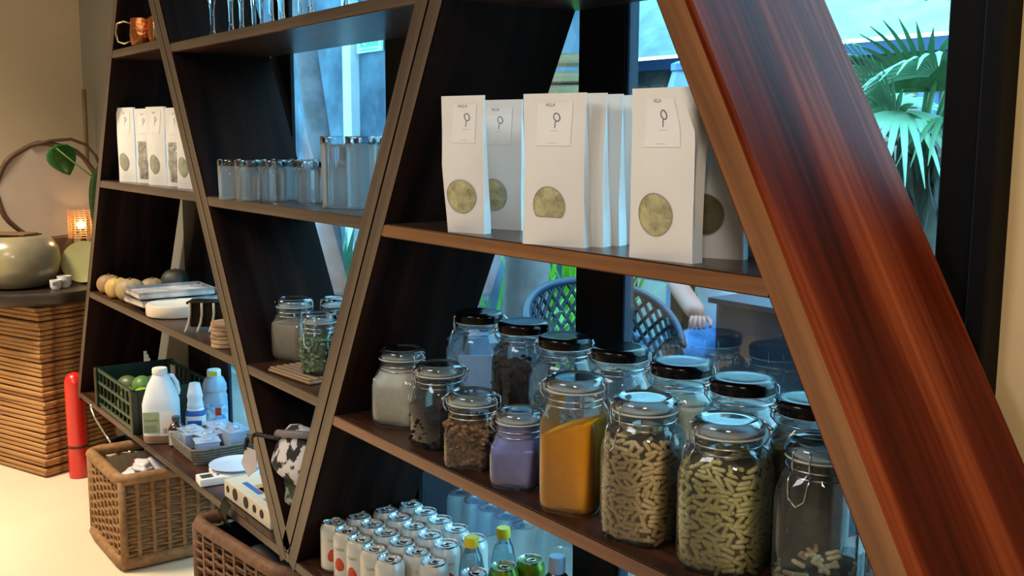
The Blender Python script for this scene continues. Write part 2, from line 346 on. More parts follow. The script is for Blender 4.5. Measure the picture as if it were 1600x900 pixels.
# ================================================================== JARS
def m_powder(n, c, var=0.08, s=60, bump=0.3): return P(n, c, 0.9, var=var, scale=s, bump=bump, spec=0.1)
capsule_me = {}
def capsule_mesh(key, mat):
    if key in capsule_me: return capsule_me[key]
    r, h = .0036, .0075
    prof = [(.0012, -h-.0030), (.0030, -h-.0014), (r, -h), (r, 0), (r*1.05, 0.0003), (r*1.05, h), (.0031, h+.0014), (.0012, h+.0031)]
    bm = lathe(prof, 7); me = bpy.data.meshes.new('capsule'); bm.to_mesh(me); bm.free(); me.materials.append(mat)
    for p in me.polygons: p.use_smooth = True
    capsule_me[key] = me; return me
CAMP = Vector((0, -1.0, 1.4))
def jar(label, loc, r, h, lr, fill=None, lid='glass', ex=5.0, rz=0.0, clasp=-2.2, content=None, group='clip-top storage jars on the near shelf'):
    t = thing('storage_jar', label, 'jar', loc, 0, group)
    nk = lr*.90; hs = h-.062
    prof = [(.80*r, 3, .004), (.92*r, ex, .0), (.985*r, ex, .006), (r, ex, .016), (r, ex, hs-.018), (.985*r, ex*.8, hs-.006), (.93*r, 3.2, hs+.004), (.5*(r+nk), 2.4, hs+.013), (nk, 2, hs+.022), (nk, 2, h-.030), (nk*1.06, 2, h-.027), (nk*1.06, 2, h-.023)]
    body = obj('glass_body', sqloft(prof, 40, True, False), g_jar, t, smooth=35, rot=(0, 0, rz))
    if lid == 'glass':
        lp = [(lr*.93, h-.023), (lr, h-.020), (lr, h-.012), (lr*.985, h-.009), (lr*.93, h-.004), (lr*.80, h-.0015), (lr*.74, h-.004), (lr*.60, h-.0045), (lr*.3, h-.004)]
        lo = obj('lid', lathe(lp, 36), g_lid, t, smooth=50)
    else:
        lp = [(lr*.9, h-.024), (lr, h-.022), (lr*1.0, h-.014), (lr*.985, h-.0135), (lr*.985, h-.012), (lr*1.02, h-.011), (lr*1.02, h-.007), (lr*.96, h-.002), (lr*.8, h), (lr*.7, h-.0012), (lr*.3, h-.001)]
        lo = obj('lid', lathe(lp, 36), m_blacklid, t, smooth=50)
    obj('gasket', lathe([(nk*1.10, h-.0235), (nk*1.10, h-.021)], 30), m_rubber, t)
    bw = tube(circ(nk*1.05, h-.036), .0014, 6, True); tube(circ(nk*1.05, h-.046), .0014, 6, True, bw)
    # bail: lever loop on the clasp side, hinge on the other
    def loc3(rad, side, z, a): return (rad*math.cos(a)-side*math.sin(a), rad*math.sin(a)+side*math.cos(a), z)
    a = clasp; q = nk*1.08
    tube([loc3(q, -.012, h-.046, a), loc3(q+.004, -.013, h-.030, a), loc3(lr+.002, -.013, h-.012, a), loc3(lr-.004, -.011, h-.006, a)], .0013, 6, False, bw)
    tube([loc3(q, .012, h-.046, a), loc3(q+.004, .013, h-.030, a), loc3(lr+.002, .013, h-.012, a), loc3(lr-.004, .011, h-.006, a)], .0013, 6, False, bw)
    tube([loc3(q+.003, -.016, h-.038, a), loc3(q+.010, -.015, h-.05, a), loc3(q+.013, -.012, h-.072, a), loc3(q+.013, 0, h-.082, a), loc3(q+.013, .012, h-.072, a), loc3(q+.010, .015, h-.05, a), loc3(q+.003, .016, h-.038, a)], .0014, 6, False, bw)
    a = clasp + PI
    for s in (-1, 1):
        tube([loc3(lr-.004, s*.008, h-.006, a), loc3(lr+.006, s*.008, h-.014, a), loc3(q+.008, s*.010, h-.03, a), loc3(q, s*.012, h-.04, a)], .0014, 6, False, bw)
    tube([loc3(lr+.007, -.014, h-.017, a), loc3(lr+.007, .014, h-.017, a)], .003, 6, False, bw)
    obj('wire_clasp', bw, m_wire, t, smooth=True)
    if fill:
        mat, top, kind = fill
        ri = r*.965
        def fillbody(zt, slope=0.0, rough=0.0):
            rings = []
            for rr, e, z in ((.86*ri, ex, .005), (.97*ri, ex, .012), (ri, ex, .02)): rings.append([(x, y, z) for x, y in sq(rr, e)])
            zmax = zt
            for k in range(1, 6):
                z = .02 + (min(zmax, hs-.004) - .02)*k/5
                rings.append([(x, y, z + (slope*((x*math.cos(.35-rz)+y*math.sin(.35-rz))/ri)*(k/5)**2) + (random.uniform(-rough, rough) if k == 5 else 0)) for x, y in sq(ri*(.985 if z > hs-.02 else 1), ex)])
            if zt > hs+.014:
                for rr, e, z in ((.90*ri, 3, hs+.004), (nk*.97, 2, hs+.02), (nk*.97, 2, zt)): rings.append([(x, y, z) for x, y in sq(rr, e)])
            top_ = rings[-1]
            zc = sum(p[2] for p in top_)/len(top_)
            rings.append([(x*.6, y*.6, (z+zc)/2 + .004) for x, y, z in top_])
            return loft(rings)
        if kind == 'powder': obj('powder', fillbody(top), mat, t, smooth=40, rot=(0, 0, rz))
        elif kind == 'slope': obj('powder', fillbody(top, .020, .0015), mat, t, smooth=40, rot=(0, 0, rz))
        elif kind == 'seeds':
            bm = bmesh.new(); random.seed(int(r*1e5)+int(top*1e4))
            for k in range(420):
                x, y = random.choice(sq(ri*.93, ex, 60)); u = random.random()**.25
                u = .9 + .1*u if k % 4 else u; z = random.uniform(.010, top) if u > .8 else top - .004
                ang = [random.uniform(0, PI) for _ in range(3)]
                s = random.uniform(.6, 1.2)
                mm = Matrix.Translation((x*u, y*u, z)) @ Matrix.Rotation(ang[0], 4, 'X') @ Matrix.Rotation(ang[1], 4, 'Z')
                bmesh.ops.create_icosphere(bm, subdivisions=1, radius=.0105*s, matrix=mm @ Matrix.Diagonal((1, .55, .4, 1)))
            core = fillbody(top-.01)
            for v in core.verts: v.co.x *= .80; v.co.y *= .80
            merge(bm, core)
            o = obj('seeds', bm, mat, t, smooth=True, rot=(0, 0, rz)); o['kind'] = 'stuff'
        elif kind == 'capsules':
            core = fillbody(top-.006)
            for v in core.verts: v.co.x *= .90; v.co.y *= .90
            obj('capsule_core', core, P('capsule_shade', (70, 60, 38), 0.9, var=.4, scale=120), t, rot=(0, 0, rz))
            me = capsule_mesh(mat.name, mat); random.seed(int(r*1e5)+int(top*1e4)+3)
            # shell of capsules lying against the glass, on the sides and the top
            spots = []; z = .012; row = 0
            to_cam = CAMP - Vector(loc); ca = math.atan2(to_cam.y, to_cam.x)
            while z < top-.002:
                rad = ri if z < hs-.012 else (ri*.93 if z < hs+.004 else nk*.9)
                a0 = -1.7 + random.uniform(0, .1)
                while a0 < 1.7:
                    st = random.uniform(.011, .0205)/rad
                    spots.append((a0 + st/2, z, rad, st*rad)); a0 += st
                z += .0076; row += 1
            for a0, z, rad, wd in spots[:560]:
                aa = ca + a0; e = ex if z < hs else 2
                c_, s_ = math.cos(aa-rz), math.sin(aa-rz); k = (abs(c_)**e+abs(s_)**e)**(-1/e)
                rr = rad*k - .0052
                o = bpy.data.objects.new('capsule', me); COL.objects.link(o); o.parent = t
                o.location = (rr*math.cos(aa), rr*math.sin(aa), z + random.uniform(-.0015, .0015))
                # axis roughly tangent
                tl = random.gauss(0, .38) if wd > .013 else random.choice((1.2, .9, -1.0))
                if random.random() < .06:
                    ax = Vector((math.cos(aa), math.sin(aa), random.uniform(-.4, .4))); o.location.x -= .0075*math.cos(aa); o.location.y -= .0075*math.sin(aa)
                else: ax = Vector((-math.sin(aa)*math.cos(tl), math.cos(aa)*math.cos(tl), math.sin(tl)))
                o.rotation_euler = ax.to_track_quat('Z', 'X').to_euler()
            for k in range(18):
                q_ = math.sqrt(random.random())*ri*.75; aa = random.uniform(0, 2*PI)
                if top > hs+.01: q_ *= .6
                o = bpy.data.objects.new('capsule', me); COL.objects.link(o); o.parent = t
                o.location = (q_*math.cos(aa), q_*math.sin(aa), top + random.uniform(-.003, .004))
                o.rotation_euler = (PI/2 + random.uniform(-.4, .4), 0, random.uniform(0, PI))
    return t
ZJ = .790
LFT, RGT, CAMD = -2.2, .94, -.62     # directions: picture-left, picture-right, towards the lens
m_rice = m_powder('white_powder', (216, 214, 204))
m_char = m_powder('charcoal_chunks', (30, 28, 32), .4)
m_clove = m_powder('brown_bark_pieces', (150, 116, 90), .6, 80)
m_lav = m_powder('lavender_powder', (146, 152, 212))
m_turm = m_powder('turmeric_powder', (246, 172, 14), .06)
m_cap1 = P('tan_capsule', (226, 202, 150), 0.35, var=.18, scale=120)
m_cap2 = P('olive_capsule', (210, 202, 142), 0.35, var=.2, scale=120)
jar('clip-top jar filled with white powder, at the left end of the front jar row', (-1.912, .097, ZJ), .055, .166, .051, (m_rice, .124, 'powder'), rz=.5, clasp=.2)
jar('clip-top jar of black chunks, half empty, between white powder and brown bark jars', (-1.733, .079, ZJ), .054, .167, .049, (m_char, .062, 'seeds'), rz=.2, clasp=-1.9, ex=3)
jar('short clip-top jar of brown bark pieces beside the lavender powder', (-1.581, .058, ZJ), .047, .143, .048, (m_clove, .088, 'seeds'), rz=.6, clasp=.7)
jar('smallest jar, filled to the neck with lavender powder', (-1.439, .062, ZJ), .045, .139, .043, (m_lav, .112, 'powder'), rz=.5, clasp=.9)
jar('tall clip-top jar of yellow turmeric powder with sloping top', (-1.292, .068, ZJ), .050, .226, .050, (m_turm, .142, 'slope'), rz=.45, clasp=.62)
jar('jar full of tan capsules next to the turmeric jar', (-1.135, .077, ZJ), .0585, .223, .051, (m_cap1, .160, 'capsules'), rz=.3, clasp=-1.75, ex=3.6)
jar('jar full of olive green capsules, second from the mahogany panel', (-.985, .098, ZJ), .063, .219, .052, (m_cap2, .165, 'capsules'), rz=.4, clasp=-2.05, ex=3.6)
jar('nearly empty clip-top jar with a few capsules, against the mahogany panel', (-.862, .150, ZJ), .057, .206, .050, (m_cap1, .034, 'capsules'), rz=.5, clasp=-1.45)
jar('clear jar with pale bits mostly hidden behind the mahogany panel', (-.735, .175, ZJ), .05, .18, .045, (m_rice, .02, 'powder'), rz=.3, clasp=-1.2)
BK = 'black-lidded jars in the back row'
m_pale = m_powder('pale_green_powder', (190, 200, 184)); m_tea = m_powder('dark_tea_leaves', (34, 30, 30), .5); m_grey = m_powder('grey_salt', (120, 116, 112), .3)
m_olv = m_powder('olive_herbs', (110, 100, 66), .4); m_wht2 = m_powder('chalky_powder', (206, 216, 220)); m_bluew = P('pale_blue_card', (140, 175, 215), .7)
for lb, x, h, fl, rr in (('black-lidded jar at the far left of the back row, with a pale blue paper inside', -1.807, .247, None, .066),
        ('black-lidded jar of dark tea leaves, second in the back row', -1.649, .249, (m_tea, .165, 'seeds'), .060),
        ('black-lidded jar of grey salt behind the lavender and turmeric jars', -1.515, .241, (m_grey, .075, 'seeds'), .064),
        ('black-lidded clear jar with pale green powder behind the turmeric jar', -1.360, .245, (m_pale, .10, 'powder'), .062),
        ('black-lidded jar of pale green powder behind the tan capsules', -1.207, .246, (m_pale, .185, 'powder'), .062),
        ('black-lidded jar of chalky powder behind the olive capsules', -1.073, .243, (m_wht2, .12, 'powder'), .062),
        ('black-lidded jar of olive herbs half hidden by the mahogany panel', -.940, .237, (m_olv, .17, 'powder'), .058)):
    t = jar(lb, (x, .226, ZJ), rr, h, .051, fl, 'black', 2.6, .4, RGT if x > -1.75 else LFT, group=BK)
    if fl is None: obj('paper_slip', box(-.045, .045, -.002, .002, .006, .150, 0), m_bluew, t, rot=(0, 0, .9))

# jars on the middle unit
MJ = 'jars on the middle shelf'
jar('jar of beige flour standing alone above the slatted wooden trivet', (-2.546, .135, .815), .052, .166, .05, (m_powder('beige_flour', (176, 164, 146)), .112, 'powder'), rz=.5, clasp=.4, group=MJ)
jar('green tinted jar on the slatted wooden trivet', (-2.300, .090, .829), .040, .150, .042, (m_powder('green_matcha_bits', (120, 150, 120), .3), .09, 'seeds'), rz=.5, clasp=-1.0, group=MJ)
jar('clear jar at the back behind the green tinted jar', (-2.50, .235, .815), .045, .165, .040, (m_powder('brown_grain', (96, 84, 74), .3), .10, 'powder'), rz=.3, clasp=-2.0, group=MJ)
tv = thing('trivet', 'slatted wooden trivet under the green tinted jar', 'trivet', (-2.345, .075, .815), .1)
m_oak = WOOD('pale_oak', (104, 80, 56), (140, 112, 82), (168, 140, 108), .5, 0)
obj('base', box(-.10, .10, -.055, .055, .001, .008, .002), m_oak, tv)
for k in range(6): obj('slat', box(-.096, .096, -.052+k*.018, -.040+k*.018, .008, .014, .0015), m_oak, tv)

# ================================================================== BAGS
def bag(label, a, c, h, depth=.05, group=None, win=True, top_d=.003, lean=0.0, shape='oval', wcol=None, foil=False, w=None, pull=0.0, lw=0.0):
    a = Vector(a); c = Vector(c); d = c - a; W = w or d.length; ang = math.atan2(d.y, d.x); mid = (a + c)/2 if w is None else c - d.normalized()*w/2
    t = thing('paper_bag', label, 'bag', (mid.x, mid.y, a.z), ang, group)
    nz, nx = 16, 10
    def dep(v): return top_d + (depth-top_d)*(1 - max(0, (v-.12)/.76))**.9 if v < .88 else top_d
    def wid(v): return W*(1 - .035*math.sin(min(1, v/.9)*PI)) 
    random.seed(int(abs(mid.x)*1e4)); ph = random.uniform(0, 6); amp = random.uniform(.002, .005)
    def fr(u, v):
        bul = math.sin(PI*(u+.5))*math.sin(PI*min(1, v/.88))*.010
        cr = amp*math.sin(3.2*u+ph+v*5)*math.sin(PI*v)*.6
        return Vector((u*wid(v) - (pull*W*max(0, (v-.74)/.26)*(u+.2)/.7 if u > -.2 else 0) - (lw*min(1, v/.5)*(-2*u) if u < 0 else 0), -bul + cr*.6 + lean*v, v*h))
    def bk(u, v):
        p = fr(u, v); bul = math.sin(PI*(u+.5))*math.sin(PI*min(1, v/.88))*.006
        return Vector((u*wid(v) - (lw*.6*min(1, v/.5)*(-2*u) if u < 0 else 0), dep(v) + bul + lean*v, p.z))
    rings = []
    for i in range(nz+1):
        v = i/nz; r_ = [fr(-.5+j/nx, v) for j in range(nx+1)]
        gi = dep(v)*.25*math.sin(PI*min(1, v/.9))
        m1 = Vector((wid(v)/2-gi, dep(v)/2+lean*v, v*h)); m2 = Vector((-wid(v)/2+gi, dep(v)/2+lean*v, v*h))
        r_ += [m1] + [bk(.5-j/nx, v) for j in range(nx+1)] + [m2]
        rings.append(r_)
    obj('bag_body', loft(rings), m_white, t, smooth=32)
    def on(u, v, o=.0008): p = fr(u, v); return Vector((p.x, p.y-o, p.z))
    if win:
        mw = wcol or P('olive_leaf_filling', (190, 186, 142), 0.12, var=.5, scale=60, coat=.8, bump=.8)
        bm = bmesh.new(); pts = []; n = 28; hv = .0235/h; hu = .0305/W
        cu, cv = -.04, .27
        ring = []
        for i in range(n):
            aa = 2*PI*i/n; uu = cu + hu*math.cos(aa); vv = cv + 1.25*hv*math.sin(aa)
            if shape == 'dome': vv = max(vv, cv - hv*.75)
            ring.append(on(uu, vv))
        inner = [on(cu, cv) + (p - on(cu, cv))*.55 for p in ring]
        V = [bm.verts.new(p) for p in ring]; V2 = [bm.verts.new((p.x, p.y-.0003-random.uniform(0, .0028), p.z)) for p in inner]; c0 = bm.verts.new(on(cu, cv, .0012))
        for i in range(n):
            j = (i+1) % n; bm.faces.new((V[i], V[j], V2[j], V2[i])); bm.faces.new((V2[i], V2[j], c0))
        wo = obj('window', bm, mw, t, smooth=True)
        rim = tube([p + Vector((0, -.0002, 0)) for p in ring], .0007, 5, True); obj('window_rim', rim, P('window_rim_grey', (150, 150, 138), .5), wo)
    if foil: obj('foil_panel', sheet([on(-.28+.5*j/6, .06+.50*i/6, .0012+.002*((i*j) % 3)) for i in range(7) for j in range(7)], 7, 7), P('crinkled_foil', (220, 222, 226), .38, .9, var=.3, scale=60, bump=.6), t)
    # sticker, loop emblem, lettering
    st = obj('label', sheet([on(-.26+.56*j/5, .66+.28*i/5, .0009) for i in range(6) for j in range(6)], 6, 6), m_label, t)
    bm = bmesh.new()
    rg = [on(.06+.052*math.cos(k*PI/8+.3)*(.115/W), .845+.026*math.sin(k*PI/8), .0012) for k in range(16)]
    tube(rg, .0009, 5, True, bm); tube([on(.045, .818, .0012), on(.04, .775, .0012)], .0007, 5, False, bm)
    def word(s, size, u0, v0):
        tb = text_bm(s, size)
        for q in tb.verts:
            q.co = on(u0 + q.co.x/W, v0 + q.co.y/h, .0012)
        merge(bm, tb)
    word('HLLA', .0075, -.05, .925); word('........', .008, .04, .765); word('.............', .006, .02, .685)
    obj('printing', bm, m_ink, st)
    return t
ZB = 1.232
BG = 'white paper bags on the near shelf'
bag('white paper bag at the far left of the near bag shelf', (-1.594, .013, ZB), (-1.515, .0385, ZB), .2425, .020, BG, lw=.014)
bag('creased white paper bag set back behind the leftmost one', (-1.640, .103, ZB), (-1.537, .137, ZB), .2385, .022, BG)
bag('front white bag with dome-shaped window, heading the leaning file', (-1.343, -.004, ZB), (-1.234, .034, ZB), .2378, .028, BG, shape='dome')
for k, (lb, q) in enumerate((('first bag tucked behind the dome-windowed bag', (-1.224, .064)), ('second bag tucked behind the dome-windowed bag', (-1.226, .099)), ('third bag tucked behind the dome-windowed bag', (-1.232, .134)))):
    dx, dy = math.cos(.35), math.sin(.35)
    bag('white paper ' + lb, (q[0]-.116*dx, q[1]-.116*dy, ZB), (q[0], q[1], ZB), .238-.0006*k, .026, BG, lean=.004)
bag('last white bag of the file, its window edge just showing', (-1.348, .158, ZB), (-1.242, .180, ZB), .234, .026, BG)
bag('nearest large white bag with round olive window, beside the mahogany panel', (-1.105, .010, ZB), (-.993, .024, ZB), .238, .022, BG, top_d=.030, pull=.26)
bag('white bag half hidden behind the nearest bag, leaning right', (-1.080, .072, ZB), (-.984, .116, ZB), .232, .022, BG, wcol=P('dark_leaf_filling', (112, 106, 74), .3, var=.4, scale=40))
bag('rear white bag touching the mahogany panel', (-1.06, .130, ZB), (-.975, .178, ZB), .228, .03, BG, win=False)
ZL = 1.247; LG = 'white paper bags on the far shelf'
for lb, cx, cy, ang, h, fo in (('first white bag from the wall on the far bag shelf', -3.703, .045, 14, .253, False), ('second bag on the far shelf, with silver foil front', -3.566, .066, 14, .247, True),
        ('middle white bag of the five on the far shelf', -3.388, .05, 13, .249, False), ('fourth bag on the far shelf, half covered by its neighbour', -3.266, .072, 13, .244, True), ('last white bag on the far shelf, against the slanted board', -3.115, .05, 9, .238, False)):
    dx, dy = math.cos(R(ang))*.055, math.sin(R(ang))*.055
    bag(lb, (cx-dx, cy-dy, ZL), (cx+dx, cy+dy, ZL), h, .016, LG, top_d=.008, wcol=P('pale_grey_filling', (158, 164, 146), .2, var=.3, scale=40, coat=.5), foil=fo)

# ================================================================== GLASSES
def tumbler(label, loc, r, h, group):
    t = thing('tumbler', label, 'glass', loc, 0, group)
    n = 40
    def flut(rr, z): return [(rr*(1-.07*abs(math.sin(5*2*PI*i/n)))*math.cos(2*PI*i/n), rr*(1-.07*abs(math.sin(5*2*PI*i/n)))*math.sin(2*PI*i/n), z) for i in range(n)]
    rings = [circ(r*.93, 0, n), circ(r*.97, .001, n), flut(r*.97, .012), flut(r, h*.6), flut(r*1.02, h-.022), circ(r*1.0, h-.018, n)]
    obj('glass_wall', loft(rings, False, False), g_tum, t, smooth=False)
    obj('base_rim', loft([circ(r*1.0, h-.018, n), circ(r*1.04, h-.015, n), circ(r*1.04, h-.003, n), circ(r*.98, h, n), circ(r*.6, h-.001, n)], False, True), g_lid, t, smooth=45)
    inn = [circ(r*.86, .002, n), circ(r*.88, h*.5, n), circ(r*.88, h-.024, n), circ(r*.7, h-.018, n)]
    obj('thick_base', loft(inn, True, True), g_stem, t, smooth=45)
    return t
TG = 'upturned short tumblers'
first = None
spots = [(-2.655, .012), (-2.604, .060), (-2.560, .022), (-2.500, .068), (-2.610, .140), (-2.545, .130), (-2.462, .138), (-2.412, .188), (-2.50, .21), (-2.56, .20), (-2.39, .115), (-2.338, .175)]
tl = ['short upturned tumbler at the left end of the glass row', 'short tumbler second from the left end', 'short tumbler in front, third from the left end', 'short tumbler in the middle of the front of the group', 'short tumbler behind the second one from the left', 'short tumbler in the centre of the group', 'short tumbler behind, just right of the group centre', 'short tumbler at the back, near the tall glasses', 'short tumbler in the back row, behind the centre one', 'short tumbler in the back row near the dark side board', 'short tumbler next to the tall glasses, in front', 'short tumbler next to the tall glasses, behind']
for (x, y), lb in zip(spots, tl):
    if first is None: first = tumbler(lb, (x, y, 1.240), .031, .104, TG)
    else: dup(first, (x, y, 1.240), random.uniform(0, 1), lb)
f2 = tumbler('tall upturned glass, nearer the short tumblers', (-2.190, .088, 1.240), .034, .164, 'tall upturned glasses')
dup(f2, (-2.118, .115, 1.240), .3, 'tall upturned glass touching the slanted board')
dup(f2, (-2.165, .160, 1.240), .6, 'tall upturned glass standing behind the two front tall ones')
dup(f2, (-2.215, .225, 1.240), .9, 'tall upturned glass at the very back of the glass shelf')
rb = thing('bottle', 'clear bottle with red cap behind the drinking glasses', 'bottle', (-2.405, .265, 1.240))
obj('bottle_body', lathe([(.026, 0), (.029, .004), (.029, .085), (.02, .103), (.012, .112)], 20), g_blue, rb, smooth=40)
obj('cap', lathe([(.021, .110), (.022, .112), (.022, .126), (.019, .130)], 20), P('red_cap', (200, 30, 40), .35), rb, smooth=40)
def wineglass(label, loc):
    t = thing('wine_glass', label, 'glass', loc, 0, 'wine glasses on the top shelf')
    obj('foot', lathe([(.034, 0), (.034, .002), (.012, .006), (.006, .011)], 24), g_stem, t, smooth=40)
    obj('stem', lathe([(.008, .011), (.0055, .03), (.006, .075), (.009, .10), (.015, .112)], 14), g_stem, t, smooth=60)
    obj('bowl', lathe([(.015, .112), (.030, .128), (.038, .155), (.037, .185), (.032, .215)], 24, True, False), g_jar, t, smooth=60)
    return t
wg = None
for i, (x, y) in enumerate(((-2.874, .06), (-2.736, .06), (-2.70, .075), (-2.75, .13), (-2.60, .09), (-2.62, .15), (-2.47, .06), (-2.405, .06), (-2.40, .105), (-2.33, .10), (-2.245, .06), (-2.15, .10))):
    lb = ['solitary wine glass at the left end of the top shelf', 'second wine glass from the left on the top shelf', 'third wine glass from the left on the top shelf', 'fourth wine glass from the left, set back', 'fifth wine glass from the left on the top shelf', 'sixth wine glass from the left, set back', 'seventh wine glass from the left, at the shelf front', 'eighth wine glass from the left, at the shelf front', 'ninth wine glass from the left, slightly set back', 'tenth wine glass from the left on the top shelf', 'eleventh wine glass from the left on the top shelf', 'last wine glass at the right of the top shelf'][i]
    if wg is None: wg = wineglass(lb, (x, y, 1.668))
    else: dup(wg, (x, y, 1.668), None, lb)
# copper mugs
def mug(label, loc, rz):
    t = thing('copper_mug', label, 'mug', loc, rz, 'copper mugs on the far top shelf')
    cp = P('hammered_copper', (206, 128, 76), .22, 1.0, var=.25, scale=90, bump=.3)
    obj('mug_body', lathe([(.030, 0), (.036, .006), (.041, .035), (.038, .075), (.036, .090), (.034, .090), (.036, .06), (.036, .01)], 26, True, True), cp, t, smooth=40)
    obj('handle', tube([(-.036, 0, .076), (-.06, 0, .082), (-.082, 0, .074), (-.088, 0, .045), (-.080, 0, .018), (-.06, 0, .012), (-.038, 0, .020)], .0032, 8), P('pale_brass', (225, 205, 160), .2, 1.0), t, smooth=True)
    return t
mg = mug('copper mug at the front with its handle to the wall', (-3.475, .050, 1.686), .94)
dup(mg, (-3.40, .085, 1.686), 2.6, 'copper mug next to the slanted board')
dup(mg, (-3.47, .16, 1.686), 2.0, 'copper mug behind the other two mugs')

# ================================================================== CANS AND BOTTLES
ZC = .370
def can(label, loc, rz, kind, group):
    t = thing('drink_can', label, 'can', loc, rz, group)
    col = {'white': P('white_can_print', (196, 197, 192), .35, .3, var=.04), 'green': P('green_can_print', (96, 130, 20), .3, .5, var=.12), 'silver': P('silver_can_print', (176, 178, 182), .3, .8, var=.08)}[kind]
    obj('can_body', lathe([(.024, 0), (.027, .002), (.033, .010), (.033, .100), (.0315, .106), (.0275, .1155)], 28), col, t, smooth=35)
    obj('lid', lathe([(.0275, .1155), (.0280, .118), (.0278, .120), (.0262, .1198), (.0245, .1150), (.012, .1155)], 28, False, True), m_silver, t, smooth=50)
    bm = tube([(.010*math.cos(k*PI/6)*1.1+.003, .007*math.sin(k*PI/6), .1168) for k in range(12)], .0014, 5, True); obj('pull_tab', bm, m_silver, t, smooth=True)
    if kind == 'white':
        bm = bend(rect_xz(-.013, .013, .030, .062, 6, 0), .0333); 
        bm2 = flat_to_xz(ball(.014, 14, 10, 1, 1, .02))
        pr = bmesh.new()
        pr.free(); pr = sheet([((-1+2*q/8)*.0135*math.sqrt(max(0, 1-(z_/8-1)**2))*(1-.25*(z_/8-1)), 0, .046+.0165*(z_/8-1)) for z_ in range(17) for q in range(9)], 17, 9)
        bend(pr, .0333); bm.free(); bm2.free()
        obj('fruit_print', pr, P('red_fruit_print', (190, 60, 34), .4, var=.3, scale=120), t)
        tb = flat_to_xz(text_bm('TARA', .0105))
        for v in tb.verts: v.co.z += .082
        t2 = flat_to_xz(text_bm('........', .007))
        for v in t2.verts: v.co.z += .073
        merge(tb, t2); bend(tb, .0333); obj('lettering', tb, m_ink, t)
    return t
cols = [(.060, (-2.184, -2.115, -2.049, -1.981, -1.911)), (.130, (-2.190, -2.120, -2.053, -1.981, -1.912, -1.842)), (.205, (-2.190, -2.121, -2.051, -1.981, -1.911)), (.275, (-2.186, -2.117, -2.048, -1.977, -1.903))]
ordn = ['first', 'second', 'third', 'fourth', 'fifth', 'sixth']
rown = ['front row of cans', 'second row of cans', 'third row of cans', 'back row of cans by the window']
wc = None
for ri, (y, xs) in enumerate(cols):
    for ci, x in enumerate(xs):
        lb = 'white soda can, %s from the left in the %s' % (ordn[ci], rown[ri])
        rz = random.choice((.95, 1.25, .8)) if ri else (1.0, .45, .4, .85, 1.1)[ci]
        if wc is None: wc = can(lb, (x, y, ZC), rz, 'white', 'white soda cans on the bottom shelf')
        else: dup(wc, (x, y, ZC), rz, lb)
gc = can('green can in front, beside the silver can', (-1.734, .239, ZC), .5, 'green', 'green cans'); dup(gc, (-1.729, .3075, ZC), 1.4, 'green can farther back, beside the clear blue bottle')
can('plain silver can in front of the yellow-capped bottles', (-1.742, .168, ZC), .5, 'silver', None)
def soda(label, loc):
    t = thing('soda_bottle', label, 'bottle', loc, 0, 'yellow-capped soda bottles')
    obj('bottle_body', lathe([(.024, 0), (.0285, .004), (.029, .06), (.028, .10), (.022, .128), (.0145, .146), (.0135, .152)], 26), g_teal, t, smooth=50)
    obj('liquid', lathe([(.022, .004), (.0272, .008), (.0275, .06), (.0265, .098), (.021, .125)], 26), HAZY('pale_aqua_liquid', .35), t, smooth=50)
    obj('cap', lathe([(.0155, .150), (.0160, .152), (.0160, .166), (.0145, .172)], 22), P('yellow_cap', (214, 190, 30), .4), t, smooth=40)
    bm = flat_to_xz(text_bm('SODA', .012)); 
    for v in bm.verts: v.co.z += .075
    obj('lettering', bend(bm, .0291), m_label, t, rot=(0, 0, 1.0)); return t
sd = soda('teal glass bottle with yellow cap, in front among the cans', (-1.802, .202, ZC))
dup(sd, (-1.804, .2885, ZC), .4, 'teal glass bottle with yellow cap, farther back by the window')
bb = thing('water_bottle', 'clear blue plastic bottle with blue cap at the right of the cans', 'bottle', (-1.61, .287, ZC))
obj('bottle_body', lathe([(.026, 0), (.031, .005), (.031, .11), (.024, .128), (.0165, .138)], 24), g_blue, bb, smooth=50)
obj('cap', lathe([(.0175, .138), (.0178, .140), (.0178, .168), (.016, .172)], 22), P('pale_blue_cap', (160, 182, 214), .35), bb, smooth=40)

# ================================================================== FAR SHELF: GOURDS, TRAYS, RACK, COASTERS
ZP = .818
def gourd(label, loc, r, sz, col, ribs=9, cat='gourd', group='small gourds on the far shelf', rz=0):
    t = thing('gourd', label, cat, loc, rz, group)
    bm = bmesh.new(); n = 36; rings = []
    for k in range(11):
        a = -PI/2 + PI*k/10; rr = r*math.cos(a)**.8 if 0 < k < 10 else r*.12; z = r*sz*(1+math.sin(a)) - (.10*r if k == 10 else 0)
        rings.append([(rr*(1+.07*abs(math.cos(ribs*PI*i/n)))*math.cos(2*PI*i/n), rr*(1+.07*abs(math.cos(ribs*PI*i/n)))*math.sin(2*PI*i/n), z) for i in range(n)])
    obj('rind', loft(rings), P('rind_%d_%d' % col[:2], col, .55, var=.2, scale=25), t, smooth=True)
    obj('stem', tube([(0, 0, 2*r*sz-.012*r/.05), (.004, 0, 2*r*sz+.001), (.004, .002, 2*r*sz+.003)], .004, 6), P('dry_stem', (96, 76, 46), .8), t)
    return t
gourd('brownish gourd at the left end, half behind the yellow one', (-4.015, .045, ZP), .042, .85, (150, 118, 84))
gourd('yellow ribbed gourd, second from the left end', (-3.880, .040, ZP), .043, .88, (188, 158, 92))
gourd('olive-beige gourd beside the stacked trays', (-3.775, .055, ZP), .048, .86, (160, 140, 100))
gourd('tan gourd behind the olive-beige one', (-3.83, .15, ZP), .042, .85, (150, 124, 92))
gourd('pale gourd behind the trays', (-3.70, .205, ZP), .036, .9, (184, 168, 150), 6)
gourd('greyish gourd just right of the pale one behind the trays', (-3.625, .25, ZP), .036, .95, (140, 128, 124), 6)
